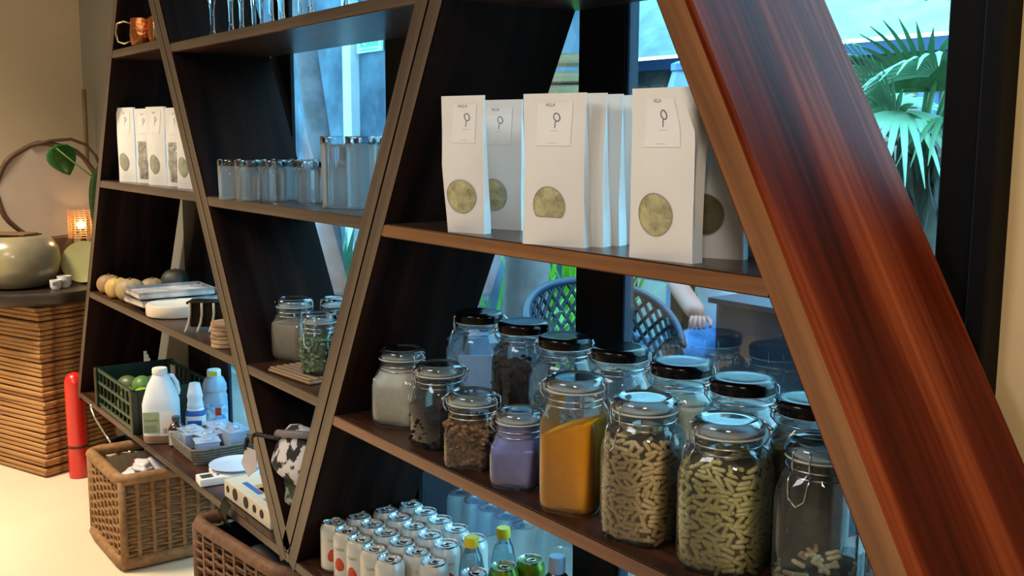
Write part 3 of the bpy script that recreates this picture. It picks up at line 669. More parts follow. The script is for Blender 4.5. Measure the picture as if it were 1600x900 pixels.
gourd('large dark green squash at the back of the far shelf', (-3.83, .235, ZP), .052, .95, (46, 48, 38), 5)
gourd('dark grey squash at the back right of the trays', (-3.52, .305, ZP), .040, .95, (92, 88, 88), 5)
def tray(label, c, z, L_, W_, H_, rz, group):
    t = thing('serving_tray', label, 'tray', (c[0], c[1], z), rz, group)
    bm = box(-W_/2, W_/2, -L_/2, L_/2, 0, H_)
    top = [f for f in bm.faces if f.normal.z > .5 or f.calc_center_median().z > H_*.99][0]
    r_ = bmesh.ops.inset_region(bm, faces=[top], thickness=.014, depth=0)
    bmesh.ops.translate(bm, verts=list(top.verts), vec=(0, 0, -H_*.55))
    bmesh.ops.bevel(bm, geom=list(bm.edges), offset=.0025, segments=2, affect='EDGES')
    obj('tray_body', bm, P('white_marble', (206, 196, 186), .4, var=.18, scale=18, col2=(150, 146, 148)), t, smooth=30); return t
tray('lower of the two stacked white rectangular trays', (-3.575, .135), ZP+.020, .26, .19, .024, .05, 'stacked white trays')
tray('upper of the two stacked white rectangular trays', (-3.580, .135), ZP+.046, .255, .185, .026, -.04, 'stacked white trays')
b_ = thing('serving_tray', 'low dark board carrying the two stacked white trays', 'tray', (-3.575, .15, ZP)); obj('tray_body', box(-.08, .08, -.10, .12, 0, .0195, .003), m_dark, b_)
rd = thing('round_board', 'round thick white serving board in front of the trays', 'board', (-3.40, .098, ZP))
obj('board_body', lathe([(.088, 0), (.096, .004), (.098, .012), (.098, .036), (.094, .041), (.085, .0415), (.082, .039)], 48), P('whitewashed_wood', (214, 200, 180), .5, var=.08), rd, smooth=40)
rk = thing('napkin_rack', 'dark metal rack with three pale curved legs, before the coasters', 'rack', (-3.07, .085, ZP), .95)
m_iron = P('dark_iron', (34, 28, 22), .4, .7, var=.3)
obj('rack_body', box(-.05, .05, -.022, .03, .012, .085, .008, seg=2), m_iron, rk, smooth=40); obj('top_bar', box(-.058, .058, -.028, .036, .083, .092, .003), m_iron, rk)
for k in range(3):
    x = -.045+k*.036; obj('leg', tube([(x, -.030, .088), (x, -.032, .055), (x-.003, -.038, .03), (x-.008, -.050, .010), (x-.010, -.056, .003)], .0038, 7), P('pale_horn', (190, 172, 140), .4), rk, smooth=True)
m_coast = WOOD('coaster_wood', (120, 92, 66), (164, 134, 104), (196, 168, 138), .55, 0)
for k in range(6):
    t = thing('coaster', 'round wooden coaster, %s of the stack of six' % ['lowest', 'second from the bottom', 'third from the bottom', 'fourth from the bottom', 'fifth from the bottom', 'topmost'][k], 'coaster', (-2.80+random.uniform(-.003, .003), .042, ZP+k*.012), k, 'stacked wooden coasters')
    obj('disc', lathe([(.041, 0), (.044, .002), (.044, .009), (.041, .0115)], 30), m_coast, t, smooth=40)

# ================================================================== FAR BOTTOM SHELF
ZA = .375
cr = thing('vegetable_crate', 'dark green plastic crate of limes and avocados on the far bottom shelf', 'crate', (-3.84, .14, ZA))
m_crate = P('dark_green_plastic', (14, 34, 22), .35, var=.15)
CX, CY, CH = .232, .138, .155
obj('crate_floor', box(-CX, CX, -CY, CY, .001, .008), m_crate, cr)
for sx in (-1, 1):
    for sy in (-1, 1): obj('corner_post', box(sx*CX-.014, sx*CX+.014, sy*CY-.012, sy*CY+.012, .001, CH, .003), m_crate, cr)
for sy in (-1, 1):
    for z in (.016, .05, .10, .148): obj('side_rail', box(-CX, CX, sy*CY-.004, sy*CY+.004, z-.005, z+.005), P('greyish_green_plastic', (48, 74, 58), .35, var=.2), cr)
    for k in range(9): obj('side_bar', box(-CX+.05*k+.03, -CX+.05*k+.037, sy*CY-.003, sy*CY+.003, .01, CH-.008), m_crate, cr)
for sx in (-1, 1): obj('end_panel', box(sx*CX-.004, sx*CX+.004, -CY, CY, .008, CH), m_crate, cr)
wl = obj('white_sticker', box(-.20, -.155, CY-.010, CY-.006, .10, .14), m_white, cr)
def fruit(name, label, loc, r, col, sx, cat, grp, rz):
    t = thing(name, label, cat, loc, rz, grp)
    obj('skin', ball(r, 18, 12, sx, 1, .95), P(name+'_skin_%d' % col[0], col, .4, var=.25, scale=70, bump=.15), t, smooth=True)
    obj('stem_scar', lathe([(.003, 0), (.002, .002)], 8), P('stem_scar', (90, 80, 50), .8), t, loc=(r*sx*.96, 0, 0), rot=(0, PI/2, 0)); return t
FR = [('lime', 'mid green lime highest in the crate', (-3.79, .085, .505), .036, (92, 132, 66), 1.12), ('lime', 'bright yellow-green lime beside the white jug', (-3.70, .06, .485), .034, (150, 180, 40), 1.12),
      ('lime', 'yellowish lime low by the crate corner post', (-3.66, .05, .445), .032, (160, 184, 60), 1.1), ('avocado', 'dull green avocado at the crate front', (-3.82, .045, .465), .034, (96, 118, 70), 1.25),
      ('avocado', 'avocado with glossy highlight at the far end of the crate', (-3.92, .07, .485), .034, (88, 104, 64), 1.25), ('lime', 'dark green lime near the back rail of the crate', (-3.72, .17, .49), .036, (52, 92, 34), 1.1),
      ('lime', 'shaded lime in the middle back of the crate', (-3.80, .17, .475), .036, (60, 100, 40), 1.1), ('lime', 'lime at the bottom of the crate front', (-3.88, .045, .42), .034, (84, 120, 56), 1.1),
      ('avocado', 'dark avocado under the bright lime', (-3.74, .045, .418), .033, (60, 78, 46), 1.2), ('lime', 'lime at the far back corner of the crate', (-3.93, .17, .47), .036, (66, 104, 44), 1.1)]
for k, (nm, lb, p, r_, c_, sx) in enumerate(FR): fruit(nm, lb, p, r_, c_, sx, 'fruit', 'fruit in the green crate', k*.9)
# white jug
m_hdpe = P('milky_plastic', (214, 222, 230), .4, var=.03, sub=.1)
jg = thing('vinegar_jug', 'white gallon jug with green and white label beside the crate', 'jug', (-3.492, .060, ZA), 1.1)
obj('jug_body', sqloft([(.050, 4, .001), (.056, 4, .006), (.058, 4, .02), (.058, 4, .135), (.054, 3, .155), (.042, 2.4, .195), (.026, 2, .225), (.0215, 2, .232)], 36), m_hdpe, jg, smooth=45)
obj('handle', tube([(.020, .014, .222), (.036, .026, .216), (.048, .034, .192), (.052, .036, .165), (.050, .034, .150)], .008, 8), m_hdpe, jg, smooth=True)
obj('cap', lathe([(.024, .231), (.025, .233), (.025, .248), (.023, .252)], 24), m_white, jg, smooth=40)
lb1 = obj('green_label', rect_xz(-.050, .002, .04, .112, 4, -.0592), P('olive_label', (158, 172, 128), .6, var=.12, scale=60), jg); obj('white_label', rect_xz(.004, .050, .03, .116, 4, -.0592), m_label, jg)
tb = flat_to_xz(text_bm('VINAGRE', .0105))
for v in tb.verts: v.co += Vector((-.024, -.0597, .083))
obj('lettering', tb, P('dark_green_ink', (40, 56, 40), .6), lb1)
for k in range(7): obj('barcode_bar', box(.014+k*.005, .016+k*.005+(.001 if k % 2 else 0), -.0600, -.0595, .038, .056), m_ink, lb1)
for k in range(4): obj('text_line', box(-.046, -.008, -.0600, -.0595, .046+k*.006, .048+k*.006), m_ink, lb1)
obj('brown_liquid_band', sqloft([(.0565, 4, .006), (.0585, 4, .02), (.0585, 4, .030)], 36, False, False), P('brown_liquid', (150, 116, 96), .4), jg, smooth=45)
# small brown bottle
bv = thing('extract_bottle', 'small brown bottle with plain white label in front of the spray bottle', 'bottle', (-3.398, .078, ZA), 1.1)
obj('bottle_body', sqloft([(.022, 4, .001), (.024, 4, .004), (.024, 4, .062), (.018, 3, .074), (.011, 2, .080), (.011, 2, .088)], 28), P('amber_glass', (58, 36, 26), .12, coat=.6, var=.2), bv, smooth=45)
obj('cap', lathe([(.013, .086), (.0135, .088), (.0135, .099), (.012, .101)], 18), P('dark_teal_cap', (40, 60, 60), .4), bv, smooth=40); obj('label', rect_xz(-.021, .021, .008, .058, 4, -.0246), m_label, bv)
# white bottle, blue label
wb = thing('soap_bottle', 'white nozzle bottle with blue band and blue label', 'bottle', (-3.500, .180, ZA), 1.1)
obj('bottle_body', sqloft([(.030, 3, .001), (.034, 3, .006), (.034, 3, .075), (.030, 2.5, .088), (.026, 2, .094)], 30), m_white, wb, smooth=45)
obj('cap', lathe([(.027, .093), (.028, .096), (.027, .108), (.024, .122), (.027, .136), (.024, .150), (.019, .176), (.018, .181)], 24), m_hdpe, wb, smooth=40)
obj('blue_band', sqloft([(.0343, 3, .070), (.0345, 3, .075), (.0305, 2.5, .0885)], 30, False, False), P('blue_print', (44, 96, 176), .4), wb, smooth=45); obj('label', rect_xz(-.024, .024, .014, .055, 4, -.0352), P('blue_print', (44, 96, 176), .4), wb)
# pet bottle
pb = thing('cleaner_bottle', 'clear ribbed bottle with yellow and white cap and colourful label', 'bottle', (-3.556, .270, ZA), 1.1)
obj('bottle_body', sqloft([(.038, 3, .001), (.043, 3, .006), (.043, 3, .112), (.040, 2.6, .122), (.0425, 2, .135), (.042, 2, .155), (.032, 2, .178), (.022, 2, .186)], 32), P('frosted_clear_plastic', (176, 206, 232), .25, var=.05, trans=.35), pb, smooth=45)
obj('cap', lathe([(.0235, .184), (.0245, .187), (.0245, .204), (.022, .208)], 24), m_white, pb, smooth=40); obj('yellow_tab', rect_xz(-.012, .014, .188, .204, 4, -.0248), P('yellow_cap', (214, 190, 30), .4), pb)
lo = obj('label', sqloft([(.0436, 3, .02), (.0436, 3, .09)], 32, False, False), P('sky_blue_label', (70, 140, 200), .4, var=.4, scale=50, col2=(190, 214, 226)), pb, smooth=45)
obj('red_fruit_print', rect_xz(.006, .026, .05, .078, 3, -.0448), P('red_fruit_print', (190, 60, 34), .4), lo)
obj('neck_ring', lathe([(.042, .132), (.0437, .135), (.0425, .138)], 24), P('beige_band', (176, 164, 150), .5), pb)
# white pump behind the crate
pw = thing('comb_scraper', 'white stepped plastic scraper standing at the back of the crate', 'scraper', (-4.13, .215, ZA), 1.1)
for k in range(6): obj('step', box(-.02, .022-k*.006, -.003, .003, .100+k*.014, .113+k*.014), m_white, pw)
obj('grip', box(-.02, .022, -.004, .004, .0, .099, .002), m_white, pw)
# basket tray with clear packets
bt = thing('wicker_tray', 'low grey wicker tray full of clear plastic packets', 'tray', (-3.268, .155, ZA), -.04)
m_gw = P('grey_wicker', (110, 106, 96), .7, var=.35, scale=60, bump=.4)
obj('tray_base', box(-.128, .128, -.098, .098, .001, .008), m_gw, bt)
for k in range(5):
    z = .012+k*.009
    pts = [(x*(.130+.002*k), y*(.100+.002*k), z+(.001 if i % 2 else -.001)) for i, (x, y) in enumerate(sq(1, 9, 44))]; obj('wicker_strand', tube(pts, .0052, 6, True), m_gw, bt, smooth=True)
m_pack = P('clear_blister_plastic', (176, 196, 226), .12, var=.1, coat=.6, trans=.3)
for lb, x, y, z, a, dx, dy in (('clear packet at the near left corner of the wicker tray', -.075, -.05, .050, .1, .045, .035), ('clear packet at the back left of the wicker tray', -.070, .045, .052, -.1, .05, .04), ('clear packet in the middle of the wicker tray', .015, -.02, .052, .3, .04, .04), ('clear packet at the near right of the wicker tray', .085, -.045, .050, -.2, .036, .04), ('large clear box with rim at the back right of the tray', .058, .052, .054, .05, .058, .038), ('small white tub at the front edge of the wicker tray', -.015, -.078, .050, 0, .022, .016)):
    c_ = Matrix.Rotation(-.04, 4, 'Z') @ Vector((x, y, 0)); t = thing('plastic_packet', lb, 'packet', (-3.268+c_.x, .155+c_.y, ZA+z), a, 'clear packets in the wicker tray')
    H_ = .028 if 'large' in lb else .014
    obj('tub', box(-dx*.9, dx*.9, -dy*.9, dy*.9, -.030, H_, .006, seg=2), m_pack, t, smooth=40); obj('rim', box(-dx, dx, -dy, dy, H_, H_+.003, .001), m_pack, t); obj('dome', ball(dx*.5, 14, 8, 1, dy/dx, .35, c=(0, 0, H_+.003)), m_pack, t, smooth=True)
# kitchen scale
ks = thing('kitchen_scale', 'white kitchen scale with round pan and small grey display', 'scale', (-2.985, .128, ZA), 1.45)
obj('scale_body', sqloft([(.07, 4, .001), (.078, 4, .006), (.078, 4, .020), (.072, 4, .026)], 36), m_white, ks, smooth=45); obj('display_arm', box(-.128, -.05, -.072, -.005, .001, .024, .008, seg=2), m_white, ks, smooth=45)
obj('display', box(-.120, -.085, -.060, -.028, .024, .0255), P('lcd_grey', (70, 76, 72), .2), ks); obj('button', lathe([(.006, .024), (.0055, .026)], 12), m_ink, ks, loc=(-.068, -.045, 0)); obj('pan', lathe([(.05, .026), (.072, .031), (.084, .036), (.084, .038), (.07, .0365), (.04, .0355)], 44), P('pale_blue_plastic', (196, 212, 236), .3), ks, smooth=40)
# cardboard box with print
cb = thing('printed_box', 'white printed carton with round cut-outs in front of the scale', 'box', (-2.655, .075, ZA), 0.0)
m_cart = P('white_carton', (206, 198, 178), .6, var=.06)
obj('carton', box(-.165, .165, -.050, .050, .001, .052, .002), m_cart, cb)
for nm, c_, x0, x1, y0, y1 in (('blue_print', (48, 78, 150), -.10, .02, -.022, -.006), ('ochre_print', (190, 152, 84), -.06, .15, -.002, .026), ('orange_print', (206, 110, 50), -.03, .03, -.005, .012), ('green_print', (110, 126, 90), .06, .15, -.026, -.008)): obj('printed_patch', box(x0, x1, y0, y1, .0521, .0526), P(nm, c_, .5), cb)
for x, rr in ((-.135, .010), (-.08, .017), (0.0, .016), (.06, .011), (.11, .012)): obj('round_cutout', lathe([(rr, 0), (rr, .002)], 18), P('brown_cutout', (52, 40, 26), .8), cb, loc=(x, -.0498, .030), rot=(PI/2, 0, 0))
# leaf lying over the shelf edge near the carton
lf = tag(obj('dry_leaf', sheet([(-.025+.05*j/4, -.004-.012*math.sin(i*.7), -.03+.06*i/5+.006*math.cos(j)) for i in range(6) for j in range(5)], 6, 5, .001), P('dark_olive_cloth', (58, 60, 46), .8), loc=(-2.70, -.009, .372), smooth=True), 'dark olive dried leaf hanging at the shelf edge below the carton', 'leaf')
# pouch in the V
po = thing('patterned_pouch', 'black and white patterned pouch wedged in the V of the boards', 'pouch', (-2.385, .075, .555), .15)
m_pat = P('black_white_print_cloth', (206, 204, 206), .7, var=.9, scale=24, col2=(24, 24, 28), sharp=.02); m_patg = P('grey_green_print_cloth', (150, 160, 146), .7, scale=30, col2=(52, 62, 50), sharp=.04)
def blob(name, mat, c, s, seed, amp=.18):
    random.seed(seed); bm = bmesh.new(); bmesh.ops.create_icosphere(bm, subdivisions=3, radius=1)
    for v in bm.verts:
        n = math.sin(v.co.x*4+seed)*math.cos(v.co.y*5+seed*2)+math.sin(v.co.z*6+seed*.7); k = 1+amp*n*.6; v.co = Vector((v.co.x*s[0]*k+c[0], v.co.y*s[1]*k+c[1], v.co.z*s[2]*k+c[2]))
    return obj(name, bm, mat, po, smooth=True)
blob('pouch_body', m_pat, (.012, -.01, .035), (.105, .062, .082), 3, .13); blob('pouch_fold', m_patg, (.012, -.012, -.045), (.050, .052, .052), 5, .2)
obj('zip_band', tube([(-.065, -.035, .085), (-.04, -.045, .103), (.0, -.05, .110), (.05, -.045, .118), (.10, -.03, .122)], .010, 8), P('grey_zip', (120, 114, 120), .6), po, smooth=True)
obj('buckle', box(-.105, -.075, -.100, -.094, .075, .10, .003), P('black_buckle', (16, 16, 18), .3), po)
obj('strap', tube([(-.05, -.05, .09), (-.08, -.085, .10), (-.10, -.10, .085), (-.098, -.105, .06)], .006, 6), P('black_buckle', (16, 16, 18), .3), po)
obj('paper_tag', lathe([(.040, 0), (.040, .0015)], 5), P('lilac_paper', (186, 178, 182), .7), po, loc=(-.075, -.108, .035), rot=(PI/2-.15, .3, -.05))
cp_ = thing('cloth_roll', 'small crumpled beige cloth at the bottom of the V', 'cloth', (-2.372, .055, .472)); obj('roll', lathe([(.010, -.024), (.026, -.006), (.036, .016), (.038, .022), (.030, .034), (.026, .040)], 18), P('beige_cloth', (172, 156, 136), .9, var=.25, scale=20, bump=.3), cp_, smooth=True)

# ================================================================== BASKETS, LADLE, EXTINGUISHER
m_wick = P('tan_wicker', (150, 110, 66), .65, var=.4, scale=40, bump=.3); m_wickd = P('reddish_wicker', (120, 84, 58), .65, var=.4, scale=40, bump=.3); m_lin = P('linen_lining', (170, 150, 122), .85, var=.15)
def basket(label, loc, rz, X, Y, H, mat, lining, gap):
    t = thing('wicker_basket', label, 'basket', loc, rz)
    obj('rim', tube([(x*X/2, y*Y/2, H-.016) for x, y in sq(1, 14, 60)], .020, 8, True), mat, t, smooth=True)
    obj('bottom_band', tube([(x*X/2, y*Y/2, .026) for x, y in sq(1, 14, 60)], .022, 8, True), mat, t, smooth=True)
    obj('lining', sqloft([(1, 14, 0), (1, 14, H-.03)], 40, True, False), lining, t).scale = (X/2-.016, Y/2-.016, 1)
    t.children[-1].location.z = .01
    for sx in (-1, 1):
        for sy in (-1, 1): obj('corner_stake', tube([(sx*(X/2-.004), sy*(Y/2-.004), .01), (sx*(X/2-.004), sy*(Y/2-.004), H-.01)], .014, 8), mat, t, smooth=True)
    # upright stakes
    for s in (-1, 1):
        n = 8
        for k in range(1, n): obj('stake', box(-X/2+X*k/n-.006, -X/2+X*k/n+.006, s*Y/2-.006, s*Y/2+.006, .02, H-.02), mat, t)
        for k in range(1, 7): obj('stake', box(s*X/2-.006, s*X/2+.006, -Y/2+Y*k/7-.006, -Y/2+Y*k/7+.006, .02, H-.02), mat, t)
    z = .052; k = 0; random.seed(int(H*1000)+int(X*100))
    while z < H-.036:
        pts = []
        for sd in range(4):
            m_ = 26
            for i in range(m_):
                u = -1 + 2*i/m_; wv = .005*math.sin(i*PI/3.25 + (PI if k % 2 else 0)); q_ = 1
                x, y = [(u*X/2, -Y/2-wv), (X/2+wv, u*Y/2), (-u*X/2, Y/2+wv), (-X/2-wv, -u*Y/2)][sd]
                pts.append((x, y, z + random.uniform(-.0012, .0012)))
        obj('strand', tube(pts, .0042+random.uniform(-.0006, .0006), 5, True), mat, t, smooth=True)
        z += gap + (random.choice((0, 0, .004)))
        k += 1
    return t
basket('square tan wicker basket with open lining on the floor by the extinguisher', (-3.529, .045, 0), 0.0, .385, .345, .312, m_wick, m_lin, .0125)
basket('reddish wicker basket holding dark stones, nearest on the floor', (-2.62, .13, 0), .10, .50, .32, .312, m_wickd, m_black, .0130)
bo = thing('sauce_bottle', 'white plastic bottle with dark red cap lying in the tan basket', 'bottle', (-3.575, -.015, .236), .3, rot=(-.15, .12, .3))
obj('bottle_body', lathe([(.02, -.10), (.035, -.09), (.036, .0), (.03, .02), (.015, .035)], 22), m_white, bo, smooth=45); obj('cap', lathe([(.017, .034), (.018, .036), (.016, .058), (.012, .062)], 18), P('dark_red_cap', (124, 26, 30), .4), bo, smooth=40)
pg = thing('plastic_sack', 'crumpled white plastic sack inside the tan basket', 'sack', (-3.49, .01, .222))
po_keep = po; po = pg; blob('sack_body', P('white_film', (214, 214, 218), .35, var=.08), (0, 0, .02), (.085, .09, .075), 9, .22); blob('sack_knot', P('white_film', (214, 214, 218), .35, var=.08), (.03, -.03, .085), (.05, .03, .018), 4, .25); po = po_keep
for lb, p, s in (('dark grey stone nearest in the reddish basket', (-2.46, .03, .25), (.065, .05, .042)), ('dark stone behind the nearest one in the reddish basket', (-2.60, .045, .255), (.07, .05, .035)), ('charcoal stone in the middle of the reddish basket', (-2.54, .12, .22), (.07, .06, .05))):
    tag(obj('stone', ball(1, 18, 12, *s), P('charcoal_stone', (74, 76, 80), .5, var=.3, scale=20), loc=p, smooth=True), lb, 'stone', 'stones in the reddish basket')
pt = thing('cooking_pot', 'dark pot on the floor under the crate, holding the ladle', 'pot', (-3.93, .11, 0))
obj('pot_body', lathe([(.09, 0), (.115, .02), (.125, .12), (.12, .245), (.126, .25), (.117, .25), (.112, .22), (.112, .03)], 34), P('dark_pot_enamel', (24, 22, 20), .3, coat=.4), pt, smooth=40); obj('pot_rim', tube(circ(.124, .251, 36), .004, 6, True), m_wire, pt, smooth=True)
ld = thing('ladle', 'steel ladle with hooked handle resting on the dark pot', 'ladle', (0, 0, 0))
obj('handle', tube([(-4.050, -.030, .382), (-4.066, -.030, .394), (-4.078, -.028, .386), (-4.066, -.029, .370), (-4.02, -.028, .345), (-3.90, -.022, .306), (-3.85, -.02, .292)], .0042, 8), m_silver, ld, smooth=True)
obj('bowl', lathe([(.010, -.024), (.030, -.018), (.044, .0), (.046, .010), (.043, .010), (.030, -.010)], 26), m_silver, ld, loc=(-3.812, -.022, .278), rot=(.1, -.15, 0), smooth=True)
fx = thing('fire_extinguisher', 'plain red cylinder extinguisher on the floor between table and shelf', 'extinguisher', (-4.437, -.002, 0))
m_red = P('extinguisher_red', (206, 40, 30), .3, coat=.4, var=.08)
obj('cylinder', lathe([(.036, 0), (.040, .004), (.040, .395), (.0395, .406)], 30), m_red, fx, smooth=40)
obj('top_dome', lathe([(.0395, .405), (.034, .424), (.022, .438), (.006, .444)], 28), m_red, fx, smooth=60); obj('strap', lathe([(.041, .128), (.0418, .130), (.0418, .137), (.041, .139)], 28), P('dark_strap', (70, 24, 20), .5), fx)

# ================================================================== TABLE CORNER
tb_ = thing('pedestal_table', 'carved table of stacked brown wood slats at the left wall', 'table', (-4.72, -.05, 0))
m_slat = WOOD('carved_slat_wood', (96, 62, 34), (146, 102, 58), (198, 152, 98), .45, .1, sc_=.7); m_ttop = P('dark_table_top', (44, 34, 26), .4, var=.3, scale=8)
for k in range(36):
    z = .004+k*.0198; s = .185 - .03*math.sin(k/36*PI)*.6 + random.uniform(-.005, .005)
    o = obj('slat', box(-s, s, -s, s, 0, .0165, .004), m_slat, tb_, (.0+random.uniform(-.003, .003), .03, z), (random.uniform(-.012, .012), random.uniform(-.012, .012), R(22)+random.uniform(-.02, .02)))
obj('core', box(-.13, .13, -.13, .13, 0, .72), m_dark, tb_, (0, .03, 0), (0, 0, R(22)))
rt = [(.30*(1+.03*math.sin(5*a)+.02*math.sin(9*a+1))) for a in [2*PI*i/48 for i in range(48)]]
obj('table_top', loft([[(rt[i]*k*math.cos(2*PI*i/48), rt[i]*k*math.sin(2*PI*i/48), z) for i in range(48)] for k, z in ((.9, .722), (.98, .735), (1, .765), (.985, .778))]), m_ttop, tb_, smooth=40)
hb = thing('ceramic_pot', 'large round grey-beige glazed pot on the carved table', 'pot', (-4.71, -.145, .778))
m_glz = P('mottled_glaze', (150, 140, 104), .25, var=.3, scale=5, col2=(104, 104, 96), coat=.3)
obj('pot_body', lathe([(.10, 0), (.135, .01), (.166, .06), (.178, .11), (.170, .165), (.142, .205), (.118, .217), (.11, .217), (.12, .205), (.14, .17), (.15, .1), (.12, .03)], 44), m_glz, hb, smooth=50)
bkx = [(-.10, -.02, .219), (-.05, .02, .226), (0, .0, .222), (.05, .03, .226), (.10, .05, .218)]
obj('wood_lid', box(-.10, .08, -.05, .05, .2165, .2265, .003), P('bark_brown', (110, 82, 52), .8), hb, rot=(0, 0, .8))
hp = thing('hoop_panel', 'round pale panel rimmed by a dark bent branch behind the pot', 'panel', (-4.86, .035, .778), 0)
m_branch = P('bent_branch', (84, 58, 38), .6, var=.35, scale=12, bump=.3)
rr_ = .208
obj('panel_disc', lathe([(.200, 0), (.200, .010)], 48), P('pinkish_plaster_panel', (168, 152, 138), .75, var=.08, scale=6), hp, loc=(-.01, 0, .385), rot=(0, PI/2, 0))
obj('hoop', tube([(.006*math.sin(k*.9), rr_*math.cos(2*PI*k/40), .385+rr_*math.sin(2*PI*k/40)+.004*math.sin(k*1.3)) for k in range(40)], .011, 8, True), m_branch, hp, smooth=True)
obj('twig', tube([(.012, -.07, .585), (.014, .02, .606), (.014, .10, .612), (.012, .16, .588), (.010, .20, .540), (.010, .215, .50)], .007, 7), m_branch, hp, smooth=True)
obj('foot', box(-.05, .05, -.08, .08, .0, .19, .004), m_branch, hp)
pd = thing('pale_dish', 'pale green upright dish leaning beside the glazed pot', 'dish', (-4.66, .125, .779))
obj('dish_disc', lathe([(.03, .0), (.084, .006), (.092, .012), (.090, .016), (.05, .010)], 36), P('celadon_glaze', (146, 142, 78), .35, var=.1), pd, loc=(0, -.01, .088), rot=(0, PI/2-.35, -.4), smooth=40); obj('stand', box(-.03, .03, -.02, .02, 0, .012), m_dark, pd)
for lb, p, s in (('small white cup with grey mark, in front on the carved table', (-4.535, -.030, .7785), .8), ('small white cup behind the other cup', (-4.575, .012, .7785), 1.0)):
    t = thing('small_cup', lb, 'cup', p, 0, 'small white cups on the carved table'); obj('cup_body', lathe([(.020*s, 0), (.027*s, .012*s), (.029*s, .048*s), (.025*s, .048*s), (.023*s, .012*s)], 22), m_white, t, smooth=45)
    obj('mark', rect_xz(-.010, .010, .018, .032, 3, -.0285*s), m_ink, t, rot=(0, 0, 1.3))
lp = thing('woven_lamp', 'glowing woven lantern with a bare bulb behind the pale dish', 'lamp', (-4.77, .145, .778))
m_rat = P('amber_rattan', (210, 150, 96), .6, var=.2)
bm = bmesh.new()
for k in range(12): tube(circ(.060, .19+.010*k, 24), .0022, 5, True, bm)
for k in range(16): tube([(.060*math.cos(k*PI/8), .060*math.sin(k*PI/8), .185), (.060*math.cos(k*PI/8), .060*math.sin(k*PI/8), .305)], .0026, 5, False, bm)
obj('woven_shade', bm, m_rat, lp); obj('base', lathe([(.05, 0), (.055, .01), (.02, .03), (.012, .10), (.012, .19), (.03, .2)], 20), m_branch, lp, smooth=40)
obj('bulb', ball(.017, 16, 12), P('lit_bulb', (255, 226, 170), .5, emit=((255, 214, 140), 30)), lp, loc=(.03, -.015, .245))
pl = bpy.data.lights.new('lantern_glow', 'POINT'); pl.energy = 0.6; pl.color = (1, .72, .38); pl.shadow_soft_size = .02; plo = bpy.data.objects.new('lantern_glow', pl); COL.objects.link(plo); plo.location = (-4.71, .125, 1.03)
def leaf_bm(L_, W_, curl=.3, n=9):
    pts = []
    for i in range(n):
        u = i/(n-1); wv = W_*math.sin(PI*u**.75)**.8 + .0005
        for j in range(5):
            v = (j-2)/2; pts.append((v*wv, -curl*L_*u*u + abs(v)*wv*.25, -L_*u))
    return sheet(pts, n, 5, .0012)
vs_ = thing('leafy_vase', 'green glass vase with drooping leaves behind the lantern', 'plant', (-4.665, .205, .778))
obj('vase', lathe([(.03, 0), (.036, .02), (.036, .10), (.014, .14), (.012, .20), (.015, .205)], 22), P('bottle_green_glass', (44, 74, 30), .1, trans=.4, coat=.5), vs_, smooth=50)
obj('stem', tube([(0, 0, .02), (0, 0, .25), (-.01, -.03, .45), (-.02, -.17, .575)], .004, 6), P('leaf_stem', (84, 106, 48), .5), vs_, smooth=True)
obj('leaf', leaf_bm(.17, .060, -.1), m_green, vs_, (-.02, -.17, .59), (.5, -.35, 1.35), smooth=True)
obj('leaf', leaf_bm(.26, .028, .05), P('dark_green_leaf', (52, 84, 30), .4, var=.3), vs_, (0, -.01, .50), (0, .12, 1.4), smooth=True)
obj('leaf', leaf_bm(.20, .034, .1), P('yellow_green_leaf', (120, 140, 40), .4, var=.3), vs_, (.01, .02, .47), (0, -.12, 1.2), smooth=True)
bp_ = tag(obj('bamboo_pole', tube([(-5.20+.02*math.sin(k*.8), .30-.002*k, .0+.18*k) for k in range(10)], .010, 8), P('bamboo', (132, 108, 62), .5, var=.25), smooth=True), 'thin bamboo pole leaning in the far wall corner', 'pole')

# ================================================================== OUTSIDE
struct(obj('floor', box(-16, 4, .44, 9, -.12, -.02), P('grey_paving', (132, 124, 118), .8, var=.2, scale=1.5)))
m_conc = P('blue_grey_concrete', (84, 112, 128), .85, var=.4, scale=2.6, bump=.2, col2=(40, 64, 84), sharp=.12)
struct(obj('wall_garden', box(-16, -4.85, 3.2, 3.45, -.02, 4.2), m_conc))
struct(obj('trim_2', box(-8.14, -7.99, 3.12, 3.2, -.02, 4.2), P('pale_render', (196, 206, 212), .8, var=.1, scale=4)))
# low stone building with roof
sb_ = thing('stone_building', 'low stone building with white stained roof beyond the garden', 'building', (-3.0, 4.2, 0))
m_stone = P('rubble_stone', (150, 138, 122), .9, var=.5, scale=7, col2=(86, 78, 74), bump=.4)
obj('wall', box(-4.6, 2.8, -.1, .2, -.02, 1.88), m_stone, sb_)
random.seed(5)
for row in range(7):
    x = -2.7
    while x < -.4:
        w_ = random.uniform(.12, .3); obj('stone', box(x+.008, x+w_-.008, -.125, -.09, 1.08+row*.10, 1.168+row*.10, .012), P('stone_%d' % random.randint(0, 3), random.choice(((150, 138, 122), (122, 110, 104), (170, 158, 140), (100, 92, 90))), .9, var=.3, scale=12), sb_); x += w_
obj('fascia', box(-4.6, 2.9, -.22, -.12, 1.86, 1.93), P('blue_fascia', (60, 84, 120), .6), sb_)
obj('roof', sheet([(x, y, z) for y, z in ((-.24, 1.95), (3.0, 4.6)) for x in (-4.6, 2.9)], 2, 2, .05), P('white_stained_roof', (206, 226, 226), .8, var=.25, scale=9), sb_)
